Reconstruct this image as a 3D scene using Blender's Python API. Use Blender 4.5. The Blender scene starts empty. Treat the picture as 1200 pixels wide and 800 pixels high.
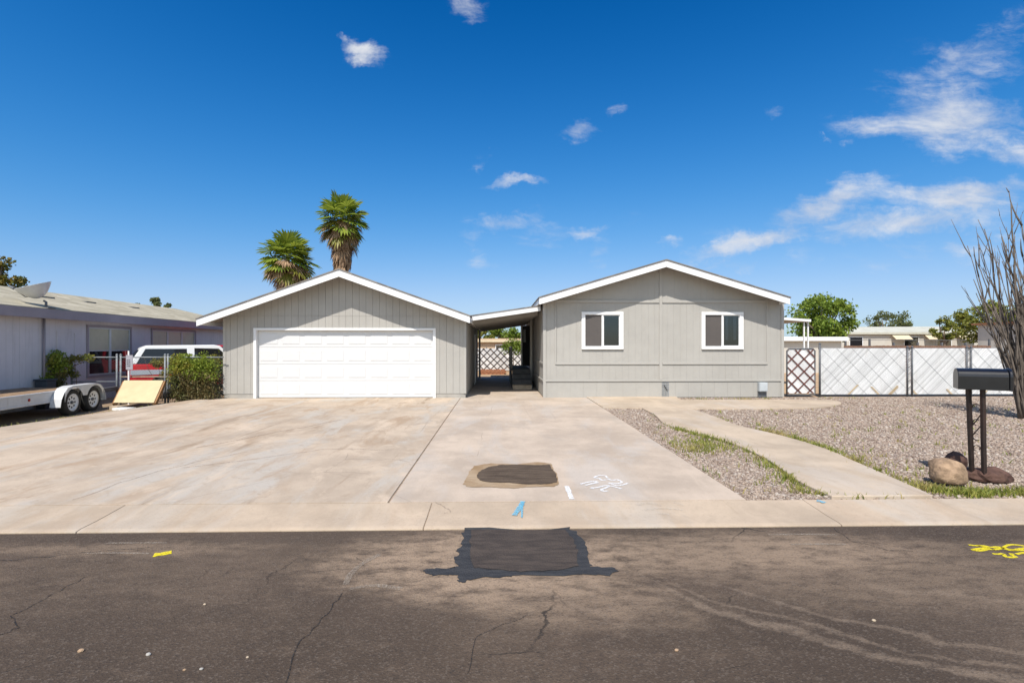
import bpy, bmesh, math, random
import numpy as np
from mathutils import Vector, Matrix

R = random.Random(11)
NR = np.random.default_rng(5)
sc = bpy.context.scene
COL = sc.collection
rad = math.radians

# ------------------------------------------------------------------ camera survey helpers
F, CX, HY, CZ = 600.0, 600.0, 405.0, 1.6
YAW = rad(1.43)
cY, sY = math.cos(YAW), math.sin(YAW)

def ray(px, py):
    dx = (px - CX) / F
    return (dx * cY + sY, -dx * sY + cY, (HY - py) / F)

def P(px, py, Y):
    d = ray(px, py); t = Y / d[1]
    return Vector((d[0] * t, Y, CZ + d[2] * t))

ZR, ZK = -0.15, -0.08          # road level, back of gutter
YR, YK, YH = 4.88, 5.54, 15.9  # road edge, back of gutter, house line

def gz(Y):
    if Y < YR: return ZR
    if Y < YK: return ZR + 0.015 + (Y - YR) / (YK - YR) * (ZK - ZR - 0.015)
    if Y < YH: return ZK + (Y - YK) / (YH - YK) * (0 - ZK)
    return 0.0

def G(px, py, dz=0.0):
    d = ray(px, py); z = -0.1
    for _ in range(40):
        t = (z - CZ) / d[2]; z = gz(d[1] * t) + dz
    return Vector((d[0] * t, d[1] * t, z))

# ------------------------------------------------------------------ materials
class NT:
    def __init__(s, name, world=False):
        if world:
            s.m = bpy.data.worlds.new(name)
        else:
            s.m = bpy.data.materials.new(name)
        s.m.use_nodes = True
        s.t = s.m.node_tree
        s.t.nodes.clear()
        s.out = s.t.nodes.new('ShaderNodeOutputWorld' if world else 'ShaderNodeOutputMaterial')
        if not world:
            s.b = s.t.nodes.new('ShaderNodeBsdfPrincipled')
            s.t.links.new(s.b.outputs[0], s.out.inputs[0])
    def n(s, typ, ins=None, **kw):
        nd = s.t.nodes.new(typ)
        for k, v in kw.items(): setattr(nd, k, v)
        for k, v in (ins or {}).items():
            s.set(nd.inputs[k], v)
        return nd
    def set(s, sock, v):
        if hasattr(v, 'links') or isinstance(v, bpy.types.NodeSocket):
            s.t.links.new(v, sock)
        else:
            if isinstance(v, (tuple, list)) and len(v) == 3 and sock.type == 'RGBA': v = (*v, 1)
            sock.default_value = v
    def pos(s):
        return s.n('ShaderNodeNewGeometry').outputs['Position']
    def obj(s):
        return s.n('ShaderNodeTexCoord').outputs['Object']
    def isl(s):
        return s.n('ShaderNodeNewGeometry').outputs['Random Per Island']
    def mapping(s, vec, loc=(0, 0, 0), rot=(0, 0, 0), scale=(1, 1, 1), typ='POINT'):
        return s.n('ShaderNodeMapping', {'Vector': vec, 'Location': loc, 'Rotation': rot, 'Scale': scale}, vector_type=typ).outputs[0]
    def noise(s, vec, scale, detail=4, rough=.55, dist=0.0, out=0):
        return s.n('ShaderNodeTexNoise', {'Vector': vec, 'Scale': scale, 'Detail': detail, 'Roughness': rough, 'Distortion': dist}).outputs[out]
    def voro(s, vec, scale, feature='F1', out='Distance'):
        nd = s.n('ShaderNodeTexVoronoi', {'Vector': vec, 'Scale': scale}, feature=feature)
        return nd.outputs[out]
    def math(s, op, a, b=0.0, clamp=False):
        nd = s.n('ShaderNodeMath', {0: a, 1: b}, operation=op); nd.use_clamp = clamp
        return nd.outputs[0]
    def vmath(s, op, a, b=(0, 0, 0), out=0):
        return s.n('ShaderNodeVectorMath', {0: a, 1: b}, operation=op).outputs[out]
    def mr(s, v, a, b, c=0.0, d=1.0, smooth=True):
        nd = s.n('ShaderNodeMapRange', {'Value': v, 'From Min': a, 'From Max': b, 'To Min': c, 'To Max': d})
        nd.interpolation_type = 'SMOOTHSTEP' if smooth else 'LINEAR'
        return nd.outputs[0]
    def mix(s, f, a, b, mode='MIX'):
        nd = s.n('ShaderNodeMix', data_type='RGBA', blend_type=mode)
        s.set(nd.inputs['Factor'], f)
        s.set(nd.inputs[6], a); s.set(nd.inputs[7], b)
        return nd.outputs[2]
    def bump(s, h, strength=.3, dist=.01, normal=None):
        nd = s.n('ShaderNodeBump', {'Height': h, 'Strength': strength, 'Distance': dist})
        if normal is not None: s.set(nd.inputs['Normal'], normal)
        return nd.outputs[0]
    def fin(s, color=None, rough=None, normal=None, spec=None, metal=None):
        if color is not None: s.set(s.b.inputs['Base Color'], color)
        if rough is not None: s.set(s.b.inputs['Roughness'], rough)
        if normal is not None: s.set(s.b.inputs['Normal'], normal)
        if spec is not None: s.set(s.b.inputs['Specular IOR Level'], spec)
        if metal is not None: s.set(s.b.inputs['Metallic'], metal)
        return s.m
    def warp(s, vec, k, scale, detail=5, rough=.62):
        n = s.noise(vec, scale, detail, rough, out=1)
        return s.vmath('ADD', vec, s.vmath('MULTIPLY', s.vmath('SUBTRACT', n, (.5, .5, .5)), (k, k, k)))
    def ell(s, vec, c, a, b, rot=0.0, soft=.5):
        """soft elliptical mask in the xy plane of vec: 1 inside, 0 outside"""
        v = s.mapping(vec, (c[0], c[1], 0), (0, 0, rot), (a, b, 1e6), 'TEXTURE')
        l = s.vmath('LENGTH', v, out='Value')
        return s.mr(l, 1.0, 1.0 - soft)

def sc3(c, k): return tuple(x * k for x in c)

def painted(name, col, var=.08, scale=3.0, rough=.55, bs=.06, bscale=60, dirt=None, spec=.4, isl=0.0):
    t = NT(name); p = t.pos()
    f = t.noise(p, scale, 5, .6)
    c = t.mix(t.mr(f, .3, .7), sc3(col, 1 - var), sc3(col, 1 + var))
    if dirt:
        g = t.noise(t.mapping(p, scale=(1.5, 1.5, .25)), 5, 6, .65)
        c = t.mix(t.mr(g, .52, .78, 0, dirt[1]), c, dirt[0])
    if isl:
        c = t.mix(1.0, c, t.mix(t.isl(), (1 - isl,) * 3, (1, 1, 1)), 'MULTIPLY')
    nb = t.bump(t.noise(p, bscale, 3), bs, .01)
    return t.fin(c, rough, nb, spec)

def leafmat(name, c1, c2, c3=None, trans=.35, rough=.55):
    t = NT(name)
    r = t.isl()
    c = t.mix(r, c1, c2)
    if c3: c = t.mix(t.mr(t.noise(t.pos(), 1.3, 3), .48, .66), c, c3)
    t.fin(c, rough, spec=.3)
    tr = t.n('ShaderNodeBsdfTranslucent', {'Color': c})
    mx = t.n('ShaderNodeMixShader', {0: trans, 1: t.b.outputs[0], 2: tr.outputs[0]})
    t.t.links.new(mx.outputs[0], t.out.inputs[0])
    return t.m

MAT = {}
def concrete(name, col, stain, stain2, amt=.7, grey=(.36, .36, .37), cracks=.5):
    t = NT(name); p = t.pos()
    base = t.mix(t.mr(t.noise(p, .8, 8, .65), .35, .66), sc3(col, .84), sc3(col, 1.12))
    # wash streaks and blotches, each with its own drift
    def lay(c0, c1, ang, sx_, sy_, sc_, lo, hi, k, off):
        m = t.mapping(p, (off, off * .7, 0), rot=(0, 0, rad(ang)), scale=(sx_, sy_, 1))
        return t.mix(t.mr(t.noise(m, sc_, 9, .66, .7), lo, hi, 0, k), c0, c1)
    base = lay(base, grey, 40, 1.5, .5, .55, .49, .62, amt, 3)
    base = lay(base, stain2, 30, 1.6, .45, .9, .50, .70, amt, 9)
    base = lay(base, stain, 48, 2.2, .35, 1.0, .55, .74, amt * .9, 1)
    base = lay(base, sc3(col, 1.22), 35, 1.4, .5, .8, .54, .68, amt * .9, 17)
    base = lay(base, sc3(stain, .8), 72, 4.0, .22, .7, .60, .72, amt * .8, 23)
    base = lay(base, sc3(stain, .9), 0, 1, 1, 2.2, .60, .74, amt * .6, 31)
    base = lay(base, sc3(col, .78), 20, 1, .8, 5.0, .52, .68, amt * .55, 37)
    base = lay(base, sc3(col, 1.2), 60, 1, .8, 4.0, .54, .70, amt * .5, 41)
    sp = t.noise(p, 38, 5, .7)
    base = t.mix(t.mr(sp, .54, .72, 0, .55), base, sc3(col, .66))
    sp2 = t.noise(p, 14, 6, .75)
    base = t.mix(t.mr(sp2, .58, .74, 0, .4), base, sc3(col, 1.25))
    v = t.voro(t.warp(t.mapping(p, scale=(.22, .22, .22)), .06, 3, 7), 1.0, 'DISTANCE_TO_EDGE')
    ck = t.math('MULTIPLY', t.mr(v, .0016, .0004, 0, cracks), t.mr(t.noise(p, .5, 2), .42, .55))
    base = t.mix(ck, base, sc3(col, .45))
    h = t.math('ADD', t.noise(p, 90, 4), t.math('MULTIPLY', ck, -1.5))
    return t.fin(base, .85, t.bump(h, .25, .006), .25)

MAT['drive'] = concrete('drive_concrete', (.42, .338, .258), (.235, .165, .105), (.33, .235, .155), 1.0, grey=(.405, .362, .312))
MAT['drive2'] = concrete('drive_concrete_clean', (.44, .358, .283), (.38, .31, .25), (.36, .31, .26), .45, grey=(.42, .39, .36))
MAT['gutter'] = concrete('gutter_concrete', (.41, .325, .242), (.36, .27, .19), (.40, .30, .215), .5, grey=(.42, .38, .33), cracks=0)
MAT['path'] = concrete('path_concrete', (.435, .35, .262), (.36, .28, .21), (.38, .29, .21), .5, grey=(.44, .39, .34), cracks=.2)
MAT['seam'] = painted('seam_dirt', (.25, .185, .13), .3, 12, .95)

def asphalt():
    t = NT('asphalt'); p = t.pos()
    big = t.noise(p, .55, 6, .6)
    c = t.mix(t.mr(big, .3, .7), (.055, .039, .028), (.088, .063, .045))
    med = t.noise(t.mapping(p, scale=(1, 2.2, 1)), 3.2, 6, .65)
    c = t.mix(t.mr(med, .5, .75, 0, .55), c, (.125, .090, .064))
    dk = t.noise(t.mapping(p, scale=(1, 1.8, 1)), 2.1, 6, .7)
    c = t.mix(t.mr(dk, .57, .75, 0, .28), c, (.034, .028, .025))
    # pale dust tracked out of the driveway, with a broken outline
    wob = t.warp(p, .5, 1.6)
    dn = t.noise(t.mapping(p, scale=(.9, 2.0, 1)), 5.0, 9, .76)
    def dust(cx, cy, a, b, rot, k):
        nonlocal c
        e = t.ell(wob, (cx, cy), a, b, rot, .75)
        f = t.mr(t.math('MULTIPLY', e, t.mr(dn, .18, .72)), .06, .85, 0, k)
        c = t.mix(f, c, (.29, .21, .145))
    dust(-.1, 4.2, 2.1, 1.1, 0, .95)
    dust(3.2, 3.9, 3.4, 1.1, rad(-6), .34)
    dust(-3.5, 4.0, 3.5, .9, 0, .14)
    dust(2.2, 4.35, 2.2, .75, 0, .6)
    dust(.35, 3.55, 1.6, .55, rad(-8), .55)
    dust(-3.2, 4.5, 2.0, .28, 0, .38)
    dust(6.0, 4.4, 3.0, .3, 0, .25)
    dust(-7.5, 4.55, 3.0, .25, 0, .25)
    # turning-tyre arcs (dust rubbed into the surface)
    def arc(cx, cy, r, w, k, x0, x1):
        nonlocal c
        v = t.mapping(wob, (cx, cy, 0), (0, 0, 0), (1, 1, 1e6), 'TEXTURE')
        l = t.vmath('LENGTH', v, out='Value')
        d = t.math('ABSOLUTE', t.math('SUBTRACT', l, r))
        f = t.mr(d, w, w * .25)
        px_ = t.n('ShaderNodeSeparateXYZ', {0: p})
        f = t.math('MULTIPLY', f, t.math('MULTIPLY', t.mr(px_.outputs[0], x0, x0 + .5), t.mr(px_.outputs[0], x1, x1 - 1.2)))
        f = t.math('MULTIPLY', f, t.mr(px_.outputs[1], 4.2, 3.4))
        f = t.math('MULTIPLY', f, t.mr(dn, .25, .6, 0, k))
        c = t.mix(f, c, (.23, .172, .125))
    arc(3.6, 5.6, 3.10, .06, .55, .5, 4.6)
    arc(3.62, 5.6, 2.98, .03, .4, .6, 4.6)
    arc(3.7, 5.6, 2.84, .04, .42, .7, 4.8)
    arc(3.9, 5.9, 2.5, .05, .3, 1.6, 5)
    arc(2.6, 5.5, 2.9, .045, .4, .1, 1.4)
    # aggregate
    ag = t.voro(p, 85, 'F1', 'Color')
    agv = t.n('ShaderNodeSeparateColor', {0: ag}).outputs[0]
    c = t.mix(t.mr(agv, .72, 1.0, 0, .30), c, (.17, .14, .115))
    c = t.mix(t.mr(agv, .22, .0, 0, .35), c, (.022, .02, .02))
    # cracks
    q = t.warp(t.mapping(p, scale=(.3, .42, .3)), .16, 4, 8, .7)
    v = t.voro(q, 1.0, 'DISTANCE_TO_EDGE')
    ck = t.math('MULTIPLY', t.mr(v, .0042, .0008), t.mr(t.noise(p, .6, 3), .52, .66))
    c = t.mix(t.math('MULTIPLY', ck, .5), c, (.014, .012, .011))
    q2 = t.warp(t.mapping(p, (3, 1, 0), scale=(1.1, 1.5, 1)), .16, 3, 7, .7)
    v2 = t.voro(q2, 1.0, 'DISTANCE_TO_EDGE')
    ck2 = t.math('MULTIPLY', t.mr(v2, .009, .002), t.mr(t.noise(t.mapping(p, (7, 3, 0)), .8, 3), .55, .68, 0, .8))
    c = t.mix(ck2, c, (.016, .014, .013))
    h = t.math('ADD', t.math('MULTIPLY', t.voro(p, 85), .9), t.math('MULTIPLY', t.noise(p, 30, 5, .7), .8))
    h = t.math('SUBTRACT', h, t.math('MULTIPLY', t.math('ADD', ck, ck2), 2.0))
    return t.fin(c, .88, t.bump(h, .55, .008), .25)
MAT['asphalt'] = asphalt()

def tar(name, col, col2):
    t = NT(name); p = t.pos()
    f = t.noise(t.mapping(p, rot=(0, 0, .6), scale=(1, 4, 1)), 5, 6, .7)
    c = t.mix(t.mr(f, .35, .7), col, col2)
    s = t.noise(p, 60, 3)
    c = t.mix(t.mr(s, .66, .8, 0, .6), c, sc3(col2, 2.0))
    h = t.math('ADD', t.voro(p, 70), t.noise(p, 9, 5, .7))
    return t.fin(c, .8, t.bump(h, .6, .008), .3)
MAT['tar'] = tar('tar_seal', (.024, .025, .028), (.045, .045, .047))
MAT['coldpatch'] = tar('asphalt_patch', (.040, .031, .026), (.072, .055, .044))

def mud():
    t = NT('patch_mud'); p = t.pos()
    c = t.mix(t.mr(t.noise(p, 2.5, 6, .65), .3, .7), (.25, .165, .09), (.36, .27, .18))
    w = t.warp(p, .12, 3)
    ce = G(612, 556.5)
    e = t.ell(w, (ce.x + .06, ce.y + .02), .50, .56, 0, .4)
    st = t.noise(t.mapping(p, scale=(.7, 5, 1)), 4, 6, .7)
    c = t.mix(t.mr(st, .5, .75, 0, .6), c, (.17, .115, .07))
    return t.fin(c, .9, t.bump(t.noise(p, 30, 6, .7), .6, .012), .2)
MAT['mud'] = mud()
def stain():
    t = NT('damp_earth'); p = t.pos()
    st = t.noise(t.mapping(p, scale=(.7, 4, 1)), 4, 7, .72)
    c = t.mix(t.mr(st, .3, .7), (.050, .036, .027), (.125, .092, .066))
    t.fin(c, .92, t.bump(t.noise(p, 35, 6, .75), .8, .015), .15)
    return t.m
MAT['stain'] = stain()

def spray(name, col, hole=.45):
    t = NT(name); p = t.pos()
    t.fin(t.mix(t.mr(t.noise(p, 30, 4), .3, .7), sc3(col, .8), col), .7)
    a = t.mr(t.noise(p, 70, 6, .8), hole - .10, hole + .12, 0, .88)
    t.set(t.b.inputs['Alpha'], a)
    return t.m
MAT['spray_white'] = spray('spray_white', (.80, .80, .80), .41)
MAT['spray_faint'] = spray('spray_white_worn', (.62, .55, .46), .56)
MAT['spray_blue'] = spray('spray_blue', (.14, .47, .66), .46)
MAT['spray_yellow'] = spray('spray_yellow', (.80, .66, .01), .40)
MAT['crackline'] = spray('dirty_crack', (.27, .20, .14), .50)
MAT['roadcrack'] = spray('road_crack', (.022, .018, .015), .47)
MAT['scrape'] = spray('scrape_marks', (.33, .27, .21), .50)

def dirt(name, c1, c2, c3, sc_=1.2):
    t = NT(name); p = t.pos()
    c = t.mix(t.mr(t.noise(p, sc_, 7, .65), .3, .7), c1, c2)
    c = t.mix(t.mr(t.noise(p, sc_ * 6, 5, .7), .52, .72, 0, .8), c, c3)
    return t.fin(c, .95, t.bump(t.noise(p, 25, 7, .75), .7, .02), .15)
MAT['dirt'] = dirt('bare_dirt', (.24, .175, .115), (.34, .25, .17), (.17, .13, .08))
MAT['dirt_red'] = dirt('backyard_dirt', (.36, .24, .14), (.46, .33, .21), (.28, .18, .10))

def gravelbed():
    t = NT('gravel_bed'); p = t.pos()
    col = t.voro(p, 34, 'F1', 'Color')
    v = t.n('ShaderNodeSeparateColor', {0: col}).outputs[1]
    c = t.mix(v, (.20, .14, .105), (.46, .38, .31))
    d = t.voro(p, 34)
    return t.fin(c, .9, t.bump(t.math('MULTIPLY', d, -1.0), .9, .02), .2)
MAT['gravelbed'] = gravelbed()

def stones():
    t = NT('gravel_stones'); r = t.isl()
    rp = t.n('ShaderNodeValToRGB', {0: r})
    el = rp.color_ramp.elements
    el[0].color = (.20, .145, .12, 1); el[1].color = (.58, .52, .46, 1)
    for q, c in ((.2, (.30, .225, .18)), (.4, (.40, .31, .245)), (.6, (.47, .37, .30)), (.75, (.36, .30, .27)), (.9, (.50, .42, .35))):
        e = el.new(q); e.color = (*c, 1)
    c = t.mix(t.mr(t.noise(t.pos(), 60, 3), .3, .7, 0, .4), rp.outputs[0], sc3((.26, .205, .165), 1))
    c = t.mix(1.0, c, (.84, .835, .82), 'MULTIPLY')
    return t.fin(c, .85, None, .25)
MAT['stones'] = stones()

SID = (.36, .345, .318)
MAT['siding'] = painted('grey_siding', SID, .05, 1.2, .7, .14, 30, ((.33, .305, .27), .4), .3)
MAT['trimgrey'] = painted('grey_trim', sc3(SID, 1.03), .03, 2, .65, .05, 40, None, .3)
MAT['footing'] = painted('footing', (.34, .32, .29), .12, 4, .9, .2, 40)
MAT['white'] = painted('white_paint', (.72, .72, .72), .02, 2, .5, .04, 50, ((.62, .60, .56), .18), .4)
MAT['vinyl'] = painted('white_vinyl', (.74, .74, .74), .015, 3, .35, .02, 50)
MAT['doorwhite'] = painted('garage_door_white', (.60, .60, .60), .012, 1.5, .45, .05, 90)
MAT['soffit'] = painted('soffit_grey', (.36, .34, .31), .05, 3, .75)
MAT['dark'] = painted('dark_gap', (.02, .02, .02), .2, 3, .9)
MAT['blackmetal'] = painted('black_metal', (.008, .008, .010), .2, 8, .30, .05, 60, ((.04, .028, .022), .25), .5)
MAT['rustpost'] = painted('rust_black_post', (.022, .014, .012), .3, 14, .5, .12, 60, ((.07, .03, .02), .6))
MAT['galv'] = painted('galvanised_steel', (.21, .225, .24), .2, 10, .6, .05, 60, None, .3)
MAT['darksteel'] = painted('weathered_steel', (.10, .105, .115), .25, 10, .5, .1, 50, ((.12, .06, .035), .5))
MAT['slats'] = painted('white_slats', (.72, .72, .72), .04, 2, .5, .03, 50, ((.52, .48, .43), .35), .4, isl=.26)
MAT['slattan'] = painted('tan_slats', (.46, .36, .24), .1, 4, .7)
MAT['lattice'] = painted('brown_lattice', (.12, .045, .035), .25, 9, .7)
MAT['latticedark'] = painted('dark_lattice', (.045, .035, .035), .25, 9, .7)
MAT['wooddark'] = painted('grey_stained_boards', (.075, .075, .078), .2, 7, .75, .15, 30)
MAT['woodtan'] = painted('bare_and_sunlit_boards', (.40, .32, .23), .18, 7, .8, .15, 30)  # bare timber; also the bottom porch step, with sunlight put into the colour
MAT['doordark'] = painted('dark_door', (.035, .035, .04), .1, 3, .5)
MAT['boxgrey'] = painted('grey_box', (.42, .45, .47), .06, 6, .5)
MAT['rubber'] = painted('tyre_rubber', (.020, .019, .018), .2, 20, .8, .2, 60, ((.06, .05, .04), .4))
MAT['rimwhite'] = painted('white_rim', (.62, .62, .62), .06, 12, .4, .03, 60, ((.25, .2, .16), .3))
MAT['deckwood'] = painted('trailer_planks', (.26, .17, .10), .25, 6, .85, .2, 25)
MAT['trailerwhite'] = painted('trailer_white', (.52, .525, .53), .06, 4, .5, .05, 40, ((.30, .25, .21), .6))
MAT['ply'] = painted('plywood', (.52, .42, .25), .07, 3, .75, .1, 30, ((.48, .34, .18), .5))
MAT['plyedge'] = painted('plywood_frame', (.27, .14, .06), .2, 8, .8)
MAT['nsiding'] = painted('mauve_siding', (.52, .51, .55), .05, 1.4, .7, .1, 30, ((.25, .235, .25), .3), .3)
MAT['ntrim'] = painted('mauve_trim', (.25, .225, .255), .06, 2, .65, .05, 40)
MAT['blind'] = painted('window_blind', (.38, .37, .28), .06, 5, .4)
MAT['brick'] = painted('red_brick', (.30, .13, .07), .2, 9, .9, .2, 40)
MAT['tanstucco'] = painted('tan_stucco', (.50, .37, .25), .08, 3, .9, .15, 50)
MAT['roofpale'] = painted('pale_metal_roof', (.46, .45, .38), .08, 1.2, .6)
MAT['trailerwall'] = painted('cream_siding', (.50, .47, .42), .06, 1.5, .6)
MAT['awning'] = painted('tan_awning', (.58, .49, .34), .06, 3, .6)
MAT['dishgrey'] = painted('dish_grey', (.50, .51, .52), .06, 5, .3, .02, 40, None, .6)
MAT['trash'] = painted('dark_plastic', (.04, .05, .065), .1, 5, .5)
MAT['carwhite'] = painted('car_white', (.78, .78, .77), .015, 2, .22, .01, 20, None, .6)
MAT['carred'] = painted('car_red', (.52, .016, .025), .05, 2, .22, .01, 20, None, .6)
MAT['carsilver'] = painted('car_silver', (.42, .46, .52), .03, 2, .3, .01, 20, None, .6)
MAT['lampred'] = painted('tail_lamp', (.30, .01, .01), .05, 5, .2)
MAT['rock_tan'] = painted('tan_boulder', (.27, .185, .12), .35, 9, .95, 1.0, 36, ((.20, .14, .10), .6), .2)
MAT['rock_red'] = painted('maroon_rock', (.085, .048, .038), .35, 9, .9, .6, 30, ((.15, .09, .06), .5), .2)
MAT['bark'] = painted('grey_bark', (.15, .115, .088), .3, 9, .9, .4, 40, ((.085, .062, .048), .7), .2)
MAT['stem'] = painted('bare_stems', (.135, .112, .092), .3, 5, .85, .4, 45, ((.075, .055, .042), .8), .2)

def glass(name, col, rough=.03, spec=1.0):
    t = NT(name); p = t.pos()
    return t.fin(col, rough, t.bump(t.noise(p, 1.1, 2), .02, .05), spec)
def clearpane():
    t = NT('window_glass')
    fr = t.n('ShaderNodeFresnel', {'IOR': 1.62})
    gl_ = t.n('ShaderNodeBsdfGlossy', {'Color': (.50, .62, .85, 1), 'Roughness': .02, 'Normal': t.bump(t.noise(t.pos(), 1.1, 2), .02, .05)})
    tr = t.n('ShaderNodeBsdfTransparent', {'Color': (.55, .58, .60, 1)})
    mx = t.n('ShaderNodeMixShader', {0: fr.outputs[0], 1: tr.outputs[0], 2: gl_.outputs[0]})
    t.t.links.new(mx.outputs[0], t.out.inputs[0]); t.t.nodes.remove(t.b)
    return t.m
MAT['pane'] = clearpane()
MAT['curtain'] = painted('pale_curtain', (.62, .62, .64), .06, 4, .9)
MAT['panedark'] = glass('dark_glass', (.012, .012, .014), .04)
MAT['carglass'] = glass('car_glass', (.014, .015, .016), .06, .5)
def screenmat():
    t = NT('insect_screen'); p = t.pos()
    w = t.noise(p, 2.5, 4)
    return t.fin(t.mix(w, (.075, .066, .062), (.105, .092, .086)), .6, None, .3)
MAT['screen'] = screenmat()

def shingle(name, c1, c2):
    t = NT(name); p = t.pos()
    v = t.voro(t.mapping(p, scale=(3.2, 3.2, 9)), 1.0, 'F1', 'Color')
    f = t.n('ShaderNodeSeparateColor', {0: v}).outputs[0]
    c = t.mix(f, c1, c2)
    c = t.mix(t.mr(t.noise(p, 1.1, 5), .4, .7, 0, .5), c, sc3(c1, .8))
    return t.fin(c, .95, t.bump(t.noise(p, 60, 3), .5, .01), .1)
MAT['shingle'] = shingle('grey_shingle', (.15, .135, .125), (.26, .24, .22))
MAT['shingletan'] = shingle('tan_shingle', (.30, .27, .20), (.44, .40, .31))

MAT['leaf_hedge'] = leafmat('hedge_leaves', (.13, .20, .022), (.30, .35, .05), (.33, .28, .05))
MAT['leaf_twig'] = leafmat('hedge_twigs', (.065, .07, .022), (.19, .135, .055), (.09, .10, .03), .15)
MAT['leaf_yellow'] = leafmat('yellowing_leaves', (.16, .17, .03), (.30, .25, .05), (.12, .15, .03))
MAT['leaf_tree'] = leafmat('tree_leaves', (.10, .17, .02), (.27, .34, .05))
MAT['leaf_dull'] = leafmat('dull_leaves', (.09, .12, .04), (.19, .20, .075))
MAT['leaf_olive'] = leafmat('olive_leaves', (.10, .13, .02), (.28, .27, .05))
MAT['leaf_rust'] = leafmat('rust_green_leaves', (.06, .075, .015), (.24, .17, .03), (.08, .10, .02))
MAT['palm'] = leafmat('palm_fronds', (.10, .17, .022), (.34, .39, .055), None, .42, .45)
MAT['palm_yellow'] = leafmat('palm_fronds_yellow', (.17, .18, .03), (.27, .24, .05), None, .3, .45)
MAT['palm_dead'] = leafmat('palm_fronds_dead', (.19, .115, .065), (.42, .28, .17), None, .15, .8)
MAT['grass'] = leafmat('weed_blades', (.13, .18, .025), (.36, .34, .08), (.42, .33, .13), .35)

# ------------------------------------------------------------------ mesh helpers
MW = {}

class MB:
    def __init__(s):
        s.v = []; s.f = []
    def add(s, vs, fs):
        o = len(s.v); s.v += [tuple(v) for v in vs]; s.f += [tuple(i + o for i in f) for f in fs]
    def box(s, x0, x1, y0, y1, z0, z1):
        vs = [(x, y, z) for z in (z0, z1) for y in (y0, y1) for x in (x0, x1)]
        s.add(vs, [(0, 2, 3, 1), (4, 5, 7, 6), (0, 1, 5, 4), (2, 6, 7, 3), (0, 4, 6, 2), (1, 3, 7, 5)])
    def prism(s, pts, off):
        n = len(pts); off = Vector(off)
        vs = [Vector(p) for p in pts] + [Vector(p) + off for p in pts]
        fs = [tuple(range(n))[::-1], tuple(range(n, 2 * n))] + [(i, (i + 1) % n, n + (i + 1) % n, n + i) for i in range(n)]
        s.add(vs, fs)
    def beam(s, p, q, w, h, up=(0, 0, 1)):
        p, q = Vector(p), Vector(q); d = (q - p).normalized(); up = Vector(up)
        a = d.cross(up)
        if a.length < 1e-4: a = d.cross(Vector((0, 1, 0)))
        a.normalize(); b = a.cross(d)
        a *= w / 2; b *= h / 2
        s.prism([p - a - b, p + a - b, p + a + b, p - a + b], q - p)
    def tube(s, pts, radii, n=8, cap=True):
        pts = [Vector(p) for p in pts]
        if not hasattr(radii, '__len__'): radii = [radii] * len(pts)
        rings = []; ref = None
        for i, p in enumerate(pts):
            d = (pts[min(i + 1, len(pts) - 1)] - pts[max(i - 1, 0)])
            if d.length < 1e-9: d = Vector((0, 0, 1))
            d.normalize()
            if ref is None:
                ref = d.cross(Vector((0, 0, 1)))
                if ref.length < .05: ref = d.cross(Vector((1, 0, 0)))
            a = (ref - d * ref.dot(d))
            if a.length < 1e-6: a = d.orthogonal()
            a.normalize(); b = d.cross(a); ref = a
            rings.append([p + (a * math.cos(t) + b * math.sin(t)) * radii[i] for t in (2 * math.pi * k / n for k in range(n))])
        vs = [v for r in rings for v in r]; fs = []
        for i in range(len(rings) - 1):
            for k in range(n):
                fs.append((i * n + k, i * n + (k + 1) % n, (i + 1) * n + (k + 1) % n, (i + 1) * n + k))
        if cap:
            fs.append(tuple(range(n))[::-1]); fs.append(tuple(range(len(vs) - n, len(vs))))
        s.add(vs, fs)
    def lathe(s, prof, M=Matrix.Identity(4), n=24, cap=True):
        """prof: (r, h) along local z"""
        vs = []; fs = []
        for r, h in prof:
            for k in range(n):
                t = 2 * math.pi * k / n
                vs.append(M @ Vector((r * math.cos(t), r * math.sin(t), h)))
        for i in range(len(prof) - 1):
            for k in range(n):
                fs.append((i * n + k, i * n + (k + 1) % n, (i + 1) * n + (k + 1) % n, (i + 1) * n + k))
        if cap: fs.append(tuple(range(n))[::-1]); fs.append(tuple(range(len(vs) - n, len(vs))))
        s.add(vs, fs)
    def quad(s, *pts):
        s.add(pts, [tuple(range(len(pts)))])

def tagp(o, label=None, cat=None, group=None, kind=None):
    if label: o['label'] = label
    if cat: o['category'] = cat
    if group: o['group'] = group
    if kind: o['kind'] = kind
    return o

def thing(name, label, cat, loc=(0, 0, 0), rotz=0.0, group=None):
    o = bpy.data.objects.new(name, None); COL.objects.link(o)
    o.empty_display_size = .2
    o.location = loc; o.rotation_euler = (0, 0, rotz)
    MW[o.name] = Matrix.Translation(Vector(loc)) @ Matrix.Rotation(rotz, 4, 'Z')
    return tagp(o, label, cat, group)

def _link(name, me, mat, parent, label, smooth, bevel, W):
    for m in (mat if isinstance(mat, (list, tuple)) else [mat]): me.materials.append(m)
    o = bpy.data.objects.new(name, me); COL.objects.link(o)
    if parent is not None: o.parent = parent
    MW[o.name] = W
    if label: o['label'] = label
    if smooth:
        me.polygons.foreach_set('use_smooth', [True] * len(me.polygons)); me.update()
    if bevel:
        b = o.modifiers.new('Bevel', 'BEVEL'); b.width = bevel; b.segments = 2; b.limit_method = 'ANGLE'; b.angle_limit = rad(40)
    return o

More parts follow.
